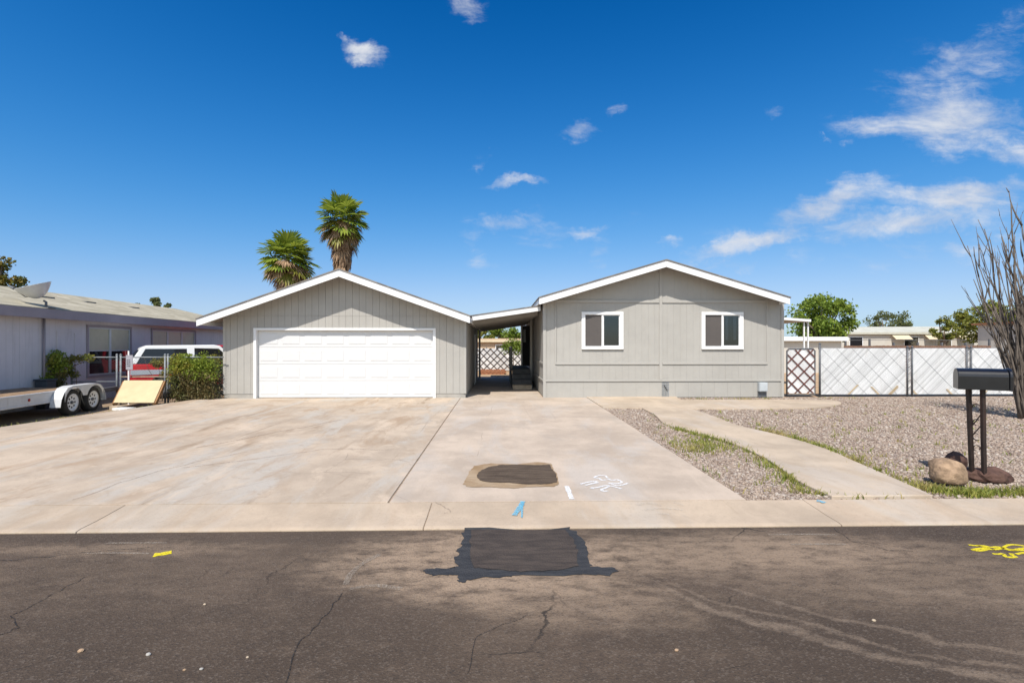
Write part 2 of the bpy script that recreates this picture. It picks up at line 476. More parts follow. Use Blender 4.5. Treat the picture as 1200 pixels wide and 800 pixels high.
def part(name, mb, mat, parent=None, label=None, smooth=False, bevel=0, local=False, base=None):
    """one mesh object; world coordinates unless local"""
    bm = bmesh.new()
    W = MW[parent.name] if parent is not None else Matrix.Translation(Vector(base or (0, 0, 0)))
    inv = W.inverted() if not local else Matrix.Identity(4)
    vs = [bm.verts.new(inv @ Vector(v)) for v in mb.v]
    for f in mb.f:
        try: bm.faces.new([vs[i] for i in f])
        except ValueError: pass
    bmesh.ops.recalc_face_normals(bm, faces=bm.faces)
    if smooth: bmesh.ops.remove_doubles(bm, verts=bm.verts, dist=1e-5)
    me = bpy.data.meshes.new(name); bm.to_mesh(me); bm.free()
    o = _link(name, me, MAT[mat] if isinstance(mat, str) else mat, parent, label, smooth, bevel, W)
    if parent is None and base is not None: o.location = base
    return o

def npmesh(name, V, Fc, mat, parent=None, base=None, mids=None, mats=None, smooth=False):
    V = np.asarray(V, dtype=np.float64); Fc = np.asarray(Fc, dtype=np.int32)
    W = MW[parent.name] if parent is not None else Matrix.Translation(Vector(base or (0, 0, 0)))
    inv = np.array(W.inverted()); V = V @ inv[:3, :3].T + inv[:3, 3]
    me = bpy.data.meshes.new(name)
    k = Fc.shape[1]
    me.vertices.add(len(V)); me.vertices.foreach_set('co', V.ravel().astype(np.float32))
    me.loops.add(Fc.size); me.loops.foreach_set('vertex_index', Fc.ravel())
    me.polygons.add(len(Fc)); me.polygons.foreach_set('loop_start', np.arange(0, Fc.size, k, dtype=np.int32))
    if mids is not None: me.polygons.foreach_set('material_index', np.asarray(mids, dtype=np.int32))
    me.update(calc_edges=True)
    o = _link(name, me, [MAT[m] for m in mats] if mats else MAT[mat], parent, None, smooth, 0, W)
    if parent is None and base is not None: o.location = base
    return o

def struct(name, mb, mat):
    o = part(name, mb, mat); o['kind'] = 'structure'; return o

def clip(poly, a, b, c):
    """keep a*x+b*y<=c of a 2D convex polygon"""
    out = []
    for i in range(len(poly)):
        p, q = poly[i], poly[(i + 1) % len(poly)]
        dp, dq = a * p[0] + b * p[1] - c, a * q[0] + b * q[1] - c
        if dp <= 0: out.append(p)
        if dp * dq < 0:
            t = dp / (dp - dq); out.append((p[0] + t * (q[0] - p[0]), p[1] + t * (q[1] - p[1])))
    return out

def boards(mb, f, u0, u1, zb, top, bw, gap, th, hole=None, knots=()):
    """vertical boards; f(u, d, z) -> world; top(u) piecewise linear with corners at knots"""
    us = [u0]
    while us[-1] + bw < u1 - .03: us.append(us[-1] + bw)
    us.append(u1)
    for a, b in zip(us[:-1], us[1:]):
        a2, b2 = a + gap / 2, b - gap / 2
        pcs = []
        if hole and a2 < hole[1] and b2 > hole[0]:
            if a2 < hole[0]: pcs.append((a2, hole[0], zb, None))
            if b2 > hole[1]: pcs.append((hole[1], b2, zb, None))
            m0, m1 = max(a2, hole[0]), min(b2, hole[1])
            if hole[2] > zb + .01: pcs.append((m0, m1, zb, hole[2]))
            pcs.append((m0, m1, hole[3], None))
        else:
            pcs.append((a2, b2, zb, None))
        for p, q, z0, z1 in pcs:
            if q - p < .004: continue
            up = [p] + [k for k in knots if p < k < q] + [q]
            tp = [(u, z1 if z1 is not None else top(u)) for u in up]
            if max(z for _, z in tp) <= z0 + .005: continue
            pts = [(p, z0), (q, z0)] + [(u, max(z, z0 + .001)) for u, z in tp[::-1]]
            mb.prism([f(u, 0, z) for u, z in pts], Vector(f(0, th, 0)) - Vector(f(0, 0, 0)))

def smooth_poly(pts, n=6, closed=False):
    out = []; N = len(pts)
    for i in range(N if closed else N - 1):
        p0, p1, p2, p3 = (pts[(i + k) % N] if closed else pts[min(max(i + k, 0), N - 1)] for k in (-1, 0, 1, 2))
        for j in range(n):
            t = j / n
            out.append(tuple(.5 * (2 * b + (c - a) * t + (2 * a - 5 * b + 4 * c - d) * t * t + (3 * b - a - 3 * c + d) * t ** 3)
                             for a, b, c, d in zip(p0, p1, p2, p3)))
    if not closed: out.append(tuple(pts[-1]))
    return out

def in_poly(x, y, poly):
    c = False; n = len(poly)
    for i in range(n):
        x1, y1 = poly[i]; x2, y2 = poly[i - 1]
        if (y1 > y) != (y2 > y) and x < (x2 - x1) * (y - y1) / (y2 - y1) + x1: c = not c
    return c

def slab_mb(poly, dz, th):
    mb = MB()
    n = len(poly)
    vs = [(x, y, gz(y) + dz) for x, y in poly] + [(x, y, gz(y) + dz - th) for x, y in poly]
    mb.add(vs, [tuple(range(n)), tuple(range(n, 2 * n))[::-1]] + [(i, n + i, n + (i + 1) % n, (i + 1) % n) for i in range(n)])
    return mb

# ------------------------------------------------------------------ ground, road, kerb
mb = MB()
prof = [(-1500, -.32), (-9, -.32), (-8, -.18), (-7.2, -.24), (5.2, -.24), (6.2, -.20), (9, -.16), (15, -.15), (60, -.15), (1500, -.15)]
xs = [-1500, -60, -20, 0, 20, 60, 1500]
vs = [(x, y, z) for y, z in prof for x in xs]
nx = len(xs)
mb.add(vs, [(j * nx + i, j * nx + i + 1, (j + 1) * nx + i + 1, (j + 1) * nx + i) for j in range(len(prof) - 1) for i in range(nx - 1)])
struct('ground', mb, 'dirt')

mb = MB()
mb.box(-70, 70, -7, YR + .02, ZR - .07, ZR)
road = struct('road', mb, 'asphalt')

# rolled gutter in cast lengths
JX = [-3.95, -.72, 3.32]
xs = JX[:]
while xs[0] > -45: xs.insert(0, xs[0] - 3.2)
while xs[-1] < 45: xs.append(xs[-1] + 3.25)
gp = [(YR, ZR - .08), (YR, ZR + .014), (YR + .05, ZR + .024), (YR + .25, ZR + .034), (YR + .45, ZR + .052), (YK - .024, ZK), (YK - .024, ZK - .15)]
mb = MB()
for a, b in zip(xs[:-1], xs[1:]):
    mb.prism([(a + .004, y, z) for y, z in gp], (b - a - .008, 0, 0))
gutter = part('gutter', mb, 'gutter', bevel=.006); gutter['kind'] = 'structure'
mb = MB(); mb.prism([(-45, YR + .012, ZR - .05), (-45, YR + .012, ZR + .004), (-45, YR + .05, ZR + .014), (-45, YR + .25, ZR + .026), (-45, YR + .45, ZR + .044), (-45, YK - .03, ZK - .009), (-45, YK - .002, ZK - .012), (-45, YK - .002, ZK - .1)], (90, 0, 0))
part('joint_filler', mb, 'seam', gutter)

def edgeX(Y): return -10.1 + (Y - 10.5) * .2
# driveway, two pours with a dirty seam between
JN = -1.19; DR = 2.70
polyL = [(edgeX(YK), YK), (JN - .011, YK), (JN - .011, YH), (-8.36, YH), (-8.6, 16.9), (edgeX(16.9), 16.9)]
polyL = [(edgeX(YK), YK), (JN - .011, YK), (JN - .011, YH), (edgeX(YH), YH)]
drive = part('driveway', slab_mb(polyL, 0, .14), 'drive', bevel=.003); drive['kind'] = 'structure'
polyR = [(JN + .011, YK), (DR, YK), (DR, YH), (JN + .011, YH)]
drive2 = part('driveway', slab_mb(polyR, 0, .14), 'drive2', bevel=.003); drive2['kind'] = 'structure'
mb = MB(); mb.box(JN - .05, JN + .05, YK, YH, -.3, -.1)
vs = [(JN - .05, YK, ZK - .010), (JN + .05, YK, ZK - .010), (JN + .05, YH, -.010), (JN - .05, YH, -.010)]
mb = MB(); mb.quad(*vs)
part('joint_filler', mb, 'seam', drive)
mb = MB(); mb.box(-1.02, 1.36, YH + .012, 26.5, -.14, 0.0)
struct('walkway', mb, 'drive2')
mb = MB(); mb.box(-8.3, 45, YH + .02, 44, -.16, -.02)
struct('backyard_ground', mb, 'dirt_red')

# front path and landing
pathL = [(2.72, 15.75)]
gL = lambda px, py: tuple(G(px, py)[:2])
left_edge = smooth_poly([gL(752, 478.5), gL(768, 487), gL(779, 497), gL(812, 507), (gL(852, 518)), gL(890, 534), gL(918, 552), gL(938, 566), gL(975, 583)], 5)
right_edge = smooth_poly([gL(1093, 582), gL(1060, 567), gL(1005, 543), gL(965, 526), gL(915, 511), gL(865, 499), gL(836, 488), gL(810, 479.5)], 5)
land = smooth_poly([gL(880, 479.3), gL(955, 478), gL(985, 474), gL(975, 469.5), gL(925, 468.6)], 4)
ydirt = G(800, 469.0).y
path_poly = [(DR + .005, G(708, 478).y)] + left_edge + right_edge + land + [(gL(800, 469.4)[0], ydirt), (gL(796, 466.4)[0], 15.82), (DR + .005, 15.82)]
path = part('path', slab_mb(path_poly, .022, .12), 'path', bevel=.01); path['kind'] = 'structure'

gb_poly = [(DR + .01, YK), (40, YK), (40, YH), (DR + .01, YH)]
gb = part('gravel_bed', slab_mb(gb_poly, -.02, .1), 'gravelbed'); gb['kind'] = 'structure'

# gravel stones (uncountable)
ico = bmesh.new(); bmesh.ops.create_icosphere(ico, subdivisions=1, radius=1.0)
IV = np.array([v.co[:] for v in ico.verts]); IF = np.array([[v.index for v in f.verts] for f in ico.faces]); ico.free()
def stone_mesh(pts, sizes, flat=.62):
    n = len(pts)
    V = np.repeat(IV[None], n, 0) * (1 + NR.uniform(-.28, .28, (n, len(IV), 1)))
    V *= NR.uniform(.65, 1.25, (n, 1, 3)) * np.array([1, 1, flat])
    a = NR.uniform(0, 2 * np.pi, n); b = NR.uniform(-.5, .5, n)
    ca, sa, cb, sb = np.cos(a), np.sin(a), np.cos(b), np.sin(b)
    x, y, z = V[..., 0], V[..., 1], V[..., 2]
    y, z = y * cb[:, None] - z * sb[:, None], y * sb[:, None] + z * cb[:, None]
    x, y = x * ca[:, None] - y * sa[:, None], x * sa[:, None] + y * ca[:, None]
    V = np.stack([x, y, z], -1) * sizes[:, None, None] + pts[:, None, :]
    Fc = IF[None] + (np.arange(n) * len(IV))[:, None, None]
    return V.reshape(-1, 3), Fc.reshape(-1, 3)
pts = []; szs = []
def try_stone(x, y, s):
    if in_poly(x, y, path_poly): return
    pts.append((x, y, gz(y) - .02 + s * .25)); szs.append(s)
def strew(y0, y1, dens, s0, s1):
    y = y0
    x1 = min(y1 * 1.14 + .5, 22)
    for _ in range(int(dens * (y1 - y0) * (x1 - DR))):
        x = R.uniform(DR + .02, x1); yy = R.uniform(y0, y1)
        try_stone(x, yy, s0 * (s1 / s0) ** (R.random() ** 1.6))
strew(YK + .03, 7.5, 1300, .009, .028)
strew(7.5, 10, 800, .011, .031)
strew(10, 15.7, 430, .014, .036)
V, Fc = stone_mesh(np.array(pts), np.array(szs))
tagp(npmesh('gravel', V, Fc, 'stones'), 'pinkish tan gravel spread over the front yard beside the curved path', 'gravel', kind='stuff')

# ------------------------------------------------------------------ marks on the paving (parts of what they lie on)
def sheet(name, pix, dz, mat, parent, jag=0.0, sub=3):
    pts2 = []
    for i, (a, b) in enumerate(zip(pix, pix[1:] + pix[:1])):
        for k in range(sub):
            t = k / sub
            pts2.append((a[0] + (b[0] - a[0]) * t + R.uniform(-jag, jag), a[1] + (b[1] - a[1]) * t + R.uniform(-jag, jag) * .35))
    w = [G(x, y) for x, y in pts2]
    mb = MB(); mb.quad(*[(p.x, p.y, p.z + dz) for p in w])
    return part(name, mb, mat, parent)
def ribbon(mb, pix, width, dz, taper=True):
    w = [G(x, y) for x, y in smooth_poly(pix, 4)]
    L = []
    for i, p in enumerate(w):
        d = (w[min(i + 1, len(w) - 1)] - w[max(i - 1, 0)]); d.z = 0
        if d.length < 1e-6: d = Vector((1, 0, 0))
        d.normalize(); s = Vector((-d.y, d.x, 0)) * width / 2 * (R.uniform(.75, 1.15))
        L.append((p + s + Vector((0, 0, dz)), p - s + Vector((0, 0, dz))))
    for (a, b), (c, d) in zip(L[:-1], L[1:]): mb.quad(a, b, d, c)
z1 = lambda l, ox, oy, k: [(ox + x / k, oy + y / k) for x, y in l]
outer = z1([(300, 97), (860, 92), (900, 105), (940, 150), (960, 200), (975, 280), (985, 295), (1100, 298), (1130, 318), (1080, 345), (980, 337), (900, 342), (600, 342), (550, 348), (480, 357), (400, 352), (330, 367), (290, 382), (262, 380), (262, 345), (200, 338), (130, 347), (75, 325), (80, 312), (140, 305), (240, 303), (258, 290), (245, 255), (262, 230), (255, 205), (285, 170), (285, 110)], 480, 600, 4.615)
sheet('tar_patch', outer, .004, 'tar', road, 2.6, 4)
inner = z1([(335, 100), (845, 96), (880, 150), (905, 210), (915, 290), (800, 318), (600, 325), (450, 310), (340, 300), (325, 200)], 480, 600, 4.615)
sheet('patch_surface', inner, .008, 'coldpatch', road, 2.2, 5)
mudp = z1([(115, 70), (200, 58), (340, 62), (450, 50), (515, 58), (530, 95), (545, 110), (555, 165), (530, 178), (380, 182), (320, 187), (200, 182), (80, 180), (55, 165), (70, 140), (90, 100)], 530, 530, 4.444)
sheet('dirt_patch', mudp, .005, 'mud', drive2, .9, 5)
sheet('damp_stain', z1([(140, 104), (185, 78), (260, 66), (340, 65), (450, 68), (508, 64), (522, 92), (540, 115), (549, 158), (480, 168), (380, 168), (300, 160), (215, 158), (150, 150), (128, 128)], 530, 530, 4.444), .009, 'stain', drive2, .9, 5)
mb = MB()
for s in ([(245, 268), (330, 245), (440, 225)], [(310, 285), (400, 262), (500, 245)], [(430, 175), (500, 148), (590, 150), (620, 180)], [(430, 178), (510, 190), (545, 215), (600, 205)],
          [(620, 190), (690, 215), (760, 205), (825, 240), (760, 260), (680, 250)], [(640, 250), (740, 285), (830, 280), (910, 255)], [(390, 320), (480, 315), (580, 290), (650, 285)],
          [(530, 345), (600, 320), (660, 295), (740, 310), (820, 335)], [(530, 345), (570, 368), (630, 362)], [(380, 322), (430, 332)], [(440, 225), (470, 240), (400, 262)]):
    ribbon(mb, z1(s, 660, 545, 12), .034, .005)
part('spray_mark', mb, 'spray_white', drive2, 'white sprayed scribble')
mb = MB(); ribbon(mb, [(664, 569.5), (667, 577), (670, 585)], .06, .005)
part('spray_mark', mb, 'spray_white', drive2, 'short white sprayed dash')
def gribbon(name, strokes, width, mat, parent, label):
    mb = MB()
    for s in strokes: ribbon(mb, s, width, .010)
    return part(name, mb, mat, parent, label)
def jagline(pix, j):
    o = []
    for a, b in zip(pix[:-1], pix[1:]):
        for k in range(4):
            t_ = k / 4; o.append((a[0] + (b[0] - a[0]) * t_ + R.uniform(-j, j), a[1] + (b[1] - a[1]) * t_ + R.uniform(-j, j) * .35))
    return o + [pix[-1]]
mb = MB()
ribbon(mb, jagline([(86, 586), (140, 566), (190, 551), (235, 540), (290, 529)], 1.5), .018, .005)
part('crack', mb, 'crackline', drive)
mb = MB(); ribbon(mb, jagline([(215, 548), (300, 538), (380, 526), (460, 527)], 1.5), .022, .005); part('crack', mb, 'crackline', drive)
mb = MB(); ribbon(mb, jagline([(230, 525), (330, 505), (400, 492)], 1.2), .04, .005); part('dirt_streak', mb, 'crackline', drive)
for pl_x, w_ in (([(510, 589), (520, 594), (528, 600), (520, 602)], .012),):
    mb = MB(); ribbon(mb, jagline(pl_x, 1.0), w_, .012); part('crack', mb, 'crackline', gutter)
for pl_x, w_ in (([(400, 694), (388, 712), (366, 738), (345, 760), (335, 800)], .009), ([(0, 657), (60, 652), (110, 646), (175, 641)], .008), ([(975, 618), (1000, 634), (1040, 644), (1070, 646)], .008), ([(0, 745), (20, 735), (14, 722), (45, 706), (78, 688), (100, 676)], .008), ([(620, 660 + 60), (560, 745), (548, 790)], .006)):
    mb = MB(); ribbon(mb, jagline(pl_x, 2.2), w_, .004); part('crack', mb, 'roadcrack', road)
gribbon('spray_mark', [[(612.5, 588), (611, 592), (607, 598), (602.5, 604.5)]], .055, 'spray_blue', gutter, 'blue sprayed arrow stroke')
gribbon('spray_mark', [[(612.5, 588), (612, 596), (611.5, 607)]], .02, 'spray_blue', gutter, 'thin blue sprayed stroke')
gribbon('spray_mark', [[(957, 587), (962, 588), (967, 589.5)]], .07, 'spray_blue', gutter, 'blue sprayed dot')
gribbon('spray_mark', [[(745, 592), (760, 590), (775, 593)], [(755, 598), (775, 596), (800, 598)], [(770, 601), (785, 604)], [(790, 589), (802, 593)]], .05, 'spray_faint', gutter, 'worn white scribble')
def rribbon(strokes, width, mat, label=None):
    mb = MB()
    for s in strokes: ribbon(mb, s, width, .004)
    return part('spray_mark' if label else 'scrape_mark', mb, mat, road, label)
rribbon([[(180, 650.5), (190, 649), (201, 647)]], .085, 'spray_yellow', 'yellow sprayed dash')
zy = lambda l: [(1100 + x / 12, 620 + y / 12) for x, y in l]
rribbon([zy(q) for q in ([(420, 222), (520, 232), (600, 240), (690, 262), (600, 270), (480, 292), (580, 305), (700, 282), (800, 292)],
                         [(540, 232), (640, 235), (740, 255), (840, 250), (940, 270), (1040, 290), (1140, 280), (1240, 262)],
                         [(760, 290), (880, 270), (980, 225), (1100, 222), (1240, 245)],
                         [(880, 262), (980, 292), (1090, 298), (1240, 300)],
                         [(755, 345), (830, 352), (910, 348), (950, 392), (1080, 392), (1010, 355)], [(1090, 352), (1150, 340), (1260, 322)], [(990, 345), (1060, 352)])], .03, 'spray_yellow', 'yellow sprayed scribble')
rribbon([[(125, 636.5), (160, 636), (195, 636)], [(100, 648.5), (140, 648), (175, 648.5)]], .03, 'scrape')
rribbon([[(900, 626.5), (940, 626), (980, 626.5)], [(927, 638), (960, 637.5), (992, 638)]], .04, 'scrape')
rribbon([[(445, 650), (425, 660), (410, 674), (405, 685)], [(410, 690), (440, 686), (470, 690)]], .05, 'scrape')

# ------------------------------------------------------------------ gable buildings
def gable(t, XL, XR, YF, YB, apexX, apexZ, eL, eR, slope, y0, y1, fh, shingle='shingle', fas='white', sof='soffit', th=.03):
    """roof of two slopes with rake boards; eL, eR: X of the eave tips"""
    zt = lambda x: apexZ - abs(x - apexX) * slope
    nL = Vector((-slope, 0, 1)).normalized()
    mb = MB()
    mb.prism([(eL - .02, y0 - .02, zt(eL - .02)), (apexX, y0 - .02, apexZ), (eR + .02, y0 - .02, zt(eR + .02)),
              (eR + .02, y0 - .02, zt(eR + .02) + .035), (apexX, y0 - .02, apexZ + .037), (eL - .02, y0 - .02, zt(eL - .02) + .035)], (0, y1 - y0 + .04, 0))
    part('roof', mb, shingle, t)
    mb = MB()
    d = .07
    mb.prism([(eL + .035, y0 + .035, zt(eL + .035) - d), (apexX, y0 + .035, apexZ - d), (eR - .035, y0 + .035, zt(eR - .035) - d),
              (eR - .035, y0 + .035, zt(eR - .035) - .004), (apexX, y0 + .035, apexZ - .004), (eL + .035, y0 + .035, zt(eL + .035) - .004)], (0, y1 - y0 - .07, 0))
    part('soffit', mb, sof, t)
    for a in (eL, eR):
        mb = MB()
        mb.prism([(a, y0, zt(a) - .003), (apexX + (.002 if a > apexX else -.002), y0, apexZ - .003), (apexX + (.002 if a > apexX else -.002), y0, apexZ - fh), (a, y0, zt(a) - fh)], (0, th, 0))
        part('fascia', mb, fas, t, bevel=.004)
    for a, s in ((eL, 1), (eR, -1)):
        mb = MB(); mb.box(min(a, a + s * th), max(a, a + s * th), y0 + th + .002, y1, zt(a) - fh * .8, zt(a) - .004)
        part('eave_fascia', mb, fas, t, bevel=.004)
    return zt

# --- garage
YF = 15.8
gl, gr = P(262, 440, YF).x, P(546, 440, YF).x
YO = 15.2
ap = P(397, 316, YO); el = P(230, 374, YO); er = P(550.5, 369, YO)
slope = (ap.z - el.z) / (ap.x - el.x)
gar = thing('garage', 'grey board sided double garage with a wide white door and gable roof', 'garage', ((gl + gr) / 2, YF + 4, 0))
GYB = 24.6
zt = gable(gar, gl, gr, YF, GYB, ap.x, ap.z, el.x, er.x, slope, YO, GYB + .4, .205)
under = lambda x: zt(x) - .075
dx0, dx1 = P(300.5, 430, YF).x, P(507.5, 430, YF).x
dz1 = P(400, 387, YF).z
mb = MB()
fF = lambda u, d, z: (u, YF + .02 - d, z)
seam = P(400, 370.5, YF).z
boards(mb, fF, gl, gr, .13, lambda u: min(seam, under(u)), .205, .006, .02, (dx0 - .07, dx1 + .07, 0, dz1 + .07),
       (ap.x - (ap.z - .075 - seam) / slope, ap.x + (ap.z - .075 - seam) / slope))
boards(mb, fF, gl, gr, seam + .006, under, .205, .006, .02, None, (ap.x,))
# backing, corner posts and far walls
mb.prism([(gl + .02, YF + .022, .13), (dx0 - .07, YF + .022, .13), (dx0 - .07, YF + .022, under(dx0)), (gl + .02, YF + .022, under(gl + .02))], (0, .1, 0))
mb.prism([(dx1 + .07, YF + .022, .13), (gr - .02, YF + .022, .13), (gr - .02, YF + .022, under(gr)), (dx1 + .07, YF + .022, under(dx1 + .07))], (0, .1, 0))
mb.prism([(dx0 - .07, YF + .022, dz1 + .07), (dx1 + .07, YF + .022, dz1 + .07), (dx1 + .07, YF + .022, under(dx1 + .07)), (ap.x, YF + .022, under(ap.x)), (dx0 - .07, YF + .022, under(dx0 - .07))], (0, .1, 0))
fR = lambda u, d, z: (gr - .02 + d, u, z)
boards(mb, fR, YF + .02, GYB, .1, lambda u: under(gr) - .01, .205, .006, .02, (21.35, 22.3, 0, 2.08))
mb.box(gr - .12, gr - .022, YF + .13, 21.35, .1, under(gr) - .01)
mb.box(gr - .12, gr - .022, 22.3, GYB, .1, under(gr) - .01)
mb.box(gr - .12, gr - .022, 21.35, 22.3, 2.08, under(gr) - .01)
fL = lambda u, d, z: (gl + .02 - d, u, z)
boards(mb, fL, YF + .02, GYB, .1, lambda u: under(gl) - .01, .205, .006, .02)
mb.box(gl + .022, gl + .12, YF + .13, GYB, .1, under(gl) - .01)
mb.prism([(gl + .13, GYB - .1, .1), (gr - .13, GYB - .1, .1), (gr - .13, GYB - .1, under(gr - .13)), (ap.x, GYB - .1, under(ap.x)), (gl + .13, GYB - .1, under(gl + .13))], (0, .1, 0))
part('wall', mb, 'siding', gar)
for q in ((gl + .015, dx0 - .085, YF + .012, YF + .12), (dx1 + .085, gr - .015, YF + .012, YF + .12), (gr - .12, gr - .012, YF + .125, 21.3), (gl + .012, gl + .12, YF + .125, GYB)):
    mb = MB(); mb.box(*q, -.1, .125 if q[3] < 16 else .095); part('footing', mb, 'footing', gar)
mb = MB()
mb.box(dx0 - .085, dx0, YF - .022, YF + .16, -.01, dz1); mb.box(dx1, dx1 + .085, YF - .022, YF + .16, -.01, dz1)
mb.box(dx0 - .085, dx1 + .085, YF - .024, YF + .16, dz1, dz1 + .07)
part('door_frame', mb, 'white', gar, bevel=.004)
for xx in (gl - .012, gr - .075):
    mb = MB(); mb.box(xx, xx + .085, YF - .016, YF - .002, .13, under(xx if xx < -4 else xx + .085) - .03)
    part('corner_trim', mb, 'trimgrey', gar, bevel=.003)
# sectional door
gd = None
DYF = YF + .10
rows, cols = 4, 8
rh = (dz1 - .012) / rows; cw = (dx1 - dx0) / cols
mb = MB(); raised = MB()
for r in range(rows):
    za, zb = .012 + r * rh + .0025, .012 + (r + 1) * rh - .0025
    mb.box(dx0 + .003, dx1 - .003, DYF, DYF + .045, za, zb)
    for c in range(cols):
        a, b = dx0 + c * cw + .07, dx0 + (c + 1) * cw - .07
        p, q = za + .085, zb - .085
        e = .022
        # moulded field: a sloped groove in, then a raised centre
        raised.add([(a, DYF - .0015, p), (b, DYF - .0015, p), (b, DYF - .0015, q), (a, DYF - .0015, q),
                    (a + e, DYF - .008, p + e), (b - e, DYF - .008, p + e), (b - e, DYF - .008, q - e), (a + e, DYF - .008, q - e)],
                   [(4, 5, 6, 7), (0, 1, 5, 4), (1, 2, 6, 5), (2, 3, 7, 6), (3, 0, 4, 7)])
gd = part('garage_door', mb, 'doorwhite', gar, bevel=.003)
part('door_panels', raised, 'doorwhite', gd)
mb = MB(); mb.box(dx0 + .004, dx1 - .004, DYF + .004, DYF + .03, 0.0, .014); part('bottom_seal', mb, 'rubber', gd)
# side door in the passage
mb = MB(); mb.box(gr - .09, gr - .05, 21.43, 22.22, .02, 2.0); sd = part('side_door', mb, 'vinyl', gar)
mb = MB()
mb.box(gr - .05, gr + .025, 21.35, 21.43, 0, 2.08); mb.box(gr - .05, gr + .025, 22.22, 22.3, 0, 2.08); mb.box(gr - .05, gr + .025, 21.43, 22.22, 2.0, 2.08)
part('door_casing', mb, 'white', gar, bevel=.003)
mb = MB(); mb.lathe([(.03, 0), (.03, .02), (.015, .03), (.025, .06), (.0, .07)], Matrix.Translation((gr - .05, 21.52, 1.0)) @ Matrix.Rotation(rad(90), 4, 'Y'), 10); part('handle', mb, 'galv', sd)

# --- house
hl, hr = P(637, 440, YF).x, P(918, 440, YF).x
YO2 = 15.26
hp = P(781, 305, YO2); hel = P(632, 350.5, YO2); her = P(926, 347.5, YO2)
slope2 = (hp.z - (hel.z + her.z) / 2) / ((her.x - hel.x) / 2)
house = thing('house', 'grey single storey manufactured house with two white framed sliding windows in its gable end', 'house', ((hl + hr) / 2, YF + 8, 0))
HYB = 33.0
zh = gable(house, hl, hr, YF, HYB, hp.x, hp.z, hel.x, her.x, slope2, YO2, HYB + .4, .20)
uh = lambda x: zh(x) - .075
px_m = lambda px, py=440: P(px, py, YF).x
pz_m = lambda py: P(781, py, YF).z
zsk = pz_m(446.5)
mb = MB()
win = [(px_m(681.5), px_m(730.5)), (px_m(822), px_m(871))]
wz0, wz1 = pz_m(409), pz_m(365.5)
ztr, zup = pz_m(425.5), pz_m(352.5)
knots = (hp.x - (hp.z - .075 - zup) / slope2, hp.x + (hp.z - .075 - zup) / slope2)
xm = hp.x
for (ua, ub), hole in (((hl, xm), win[0]), ((xm, hr), win[1])):
    boards(mb, fF, ua, ub, zsk + .03, lambda u: min(zup, uh(u)), .204, .0026, .007, (hole[0] + .02, hole[1] - .02, wz0 + .02, wz1 - .02), knots)
boards(mb, fF, hl, hr, zup + .002, uh, .204, .0026, .007, None, (hp.x,))
# backing with window openings
for (ua, ub), h in (((hl + .02, xm), win[0]), ((xm, hr - .02), win[1])):
    mb.box(ua, h[0] + .02, YF + .022, YF + .12, .02, zup); mb.box(h[1] - .02, ub, YF + .022, YF + .12, .02, zup)
    mb.box(h[0] + .02, h[1] - .02, YF + .022, YF + .12, .02, wz0 + .02); mb.box(h[0] + .02, h[1] - .02, YF + .022, YF + .12, wz1 - .02, zup)
ka, kb = knots
mb.prism([(max(ka, hl + .02), YF + .022, zup), (min(kb, hr - .02), YF + .022, zup), (hp.x, YF + .022, uh(hp.x))], (0, .098, 0))
fHL = lambda u, d, z: (hl + .02 - d, u, z)
boards(mb, fHL, YF + .02, HYB, zsk + .03, lambda u: uh(hl) - .01, .204, .0026, .007, (22.0, 22.9, .7, 2.6))
mb.box(hl + .022, hl + .12, YF + .13, 22.0, .02, uh(hl) - .01); mb.box(hl + .022, hl + .12, 22.9, HYB, .02, uh(hl) - .01)
mb.box(hl + .022, hl + .12, 22.0, 22.9, .02, .7); mb.box(hl + .022, hl + .12, 22.0, 22.9, 2.6, uh(hl) - .01)
mb.box(hr - .12, hr - .012, YF + .13, HYB, .02, uh(hr) - .01)
mb.prism([(hl + .13, HYB - .1, .02), (hr - .13, HYB - .1, .02), (hr - .13, HYB - .1, uh(hr - .13)), (hp.x, HYB - .1, uh(hp.x)), (hl + .13, HYB - .1, uh(hl + .13))], (0, .1, 0))
part('wall', mb, 'siding', house)
# skirting
mb = MB()
fS = lambda u, d, z: (u, YF + .02 - d, z)
boards(mb, fS, hl + .01, hr - .01, .0, lambda u: zsk - .012, .41, .003, .010)
boards(mb, lambda u, d, z: (hl + .02 - d, u, z), YF + .02, 20.5, 0, lambda u: zsk - .012, .41, .003, .010)
part('skirting', mb, 'siding', house)
def htrim(x0, x1, zc, h, proud=.016):
    mb.box(x0, x1, YF - proud, YF + .006, zc - h / 2, zc + h / 2)
mb = MB()
htrim(hl - .01, hr + .01, zsk + .02, .05, .018)
mb.box(hl - .022, hl + .006, YF + .02, 20.5, zsk - .005, zsk + .045)
mb.box(hl - .018, hl + .006, YF + .08, 20.5, ztr - .03, ztr + .03)
cx0, cx1 = px_m(652), px_m(898)
htrim(cx0 + .0, xm - .05, ztr, .075); htrim(xm + .05, cx1, ztr, .075)
htrim(max(cx0, ka + .1), xm - .05, zup - .02, .085); htrim(xm + .05, min(cx1, kb - .1), zup - .02, .085)
mb.box(xm - .045, xm + .045, YF - .014, YF + .006, zsk + .05, uh(xm) - .06)
mb.box(cx0 - .04, cx0, YF - .012, YF + .006, ztr - .035, uh(cx0) - .03)
mb.box(cx1, cx1 + .04, YF - .012, YF + .006, ztr - .035, uh(cx1) - .03)
part('wall_trim', mb, 'trimgrey', house, bevel=.003)
for x0, x1 in ((hl - .014, hl + .075), (hr - .075, hr + .014)):
    mb = MB(); mb.box(x0, x1, YF - .020, YF + .10, zsk + .05 if False else .0, uh(x0 if x0 < 4 else x1) - .05)
    part('corner_trim', mb, 'trimgrey', house, bevel=.003)
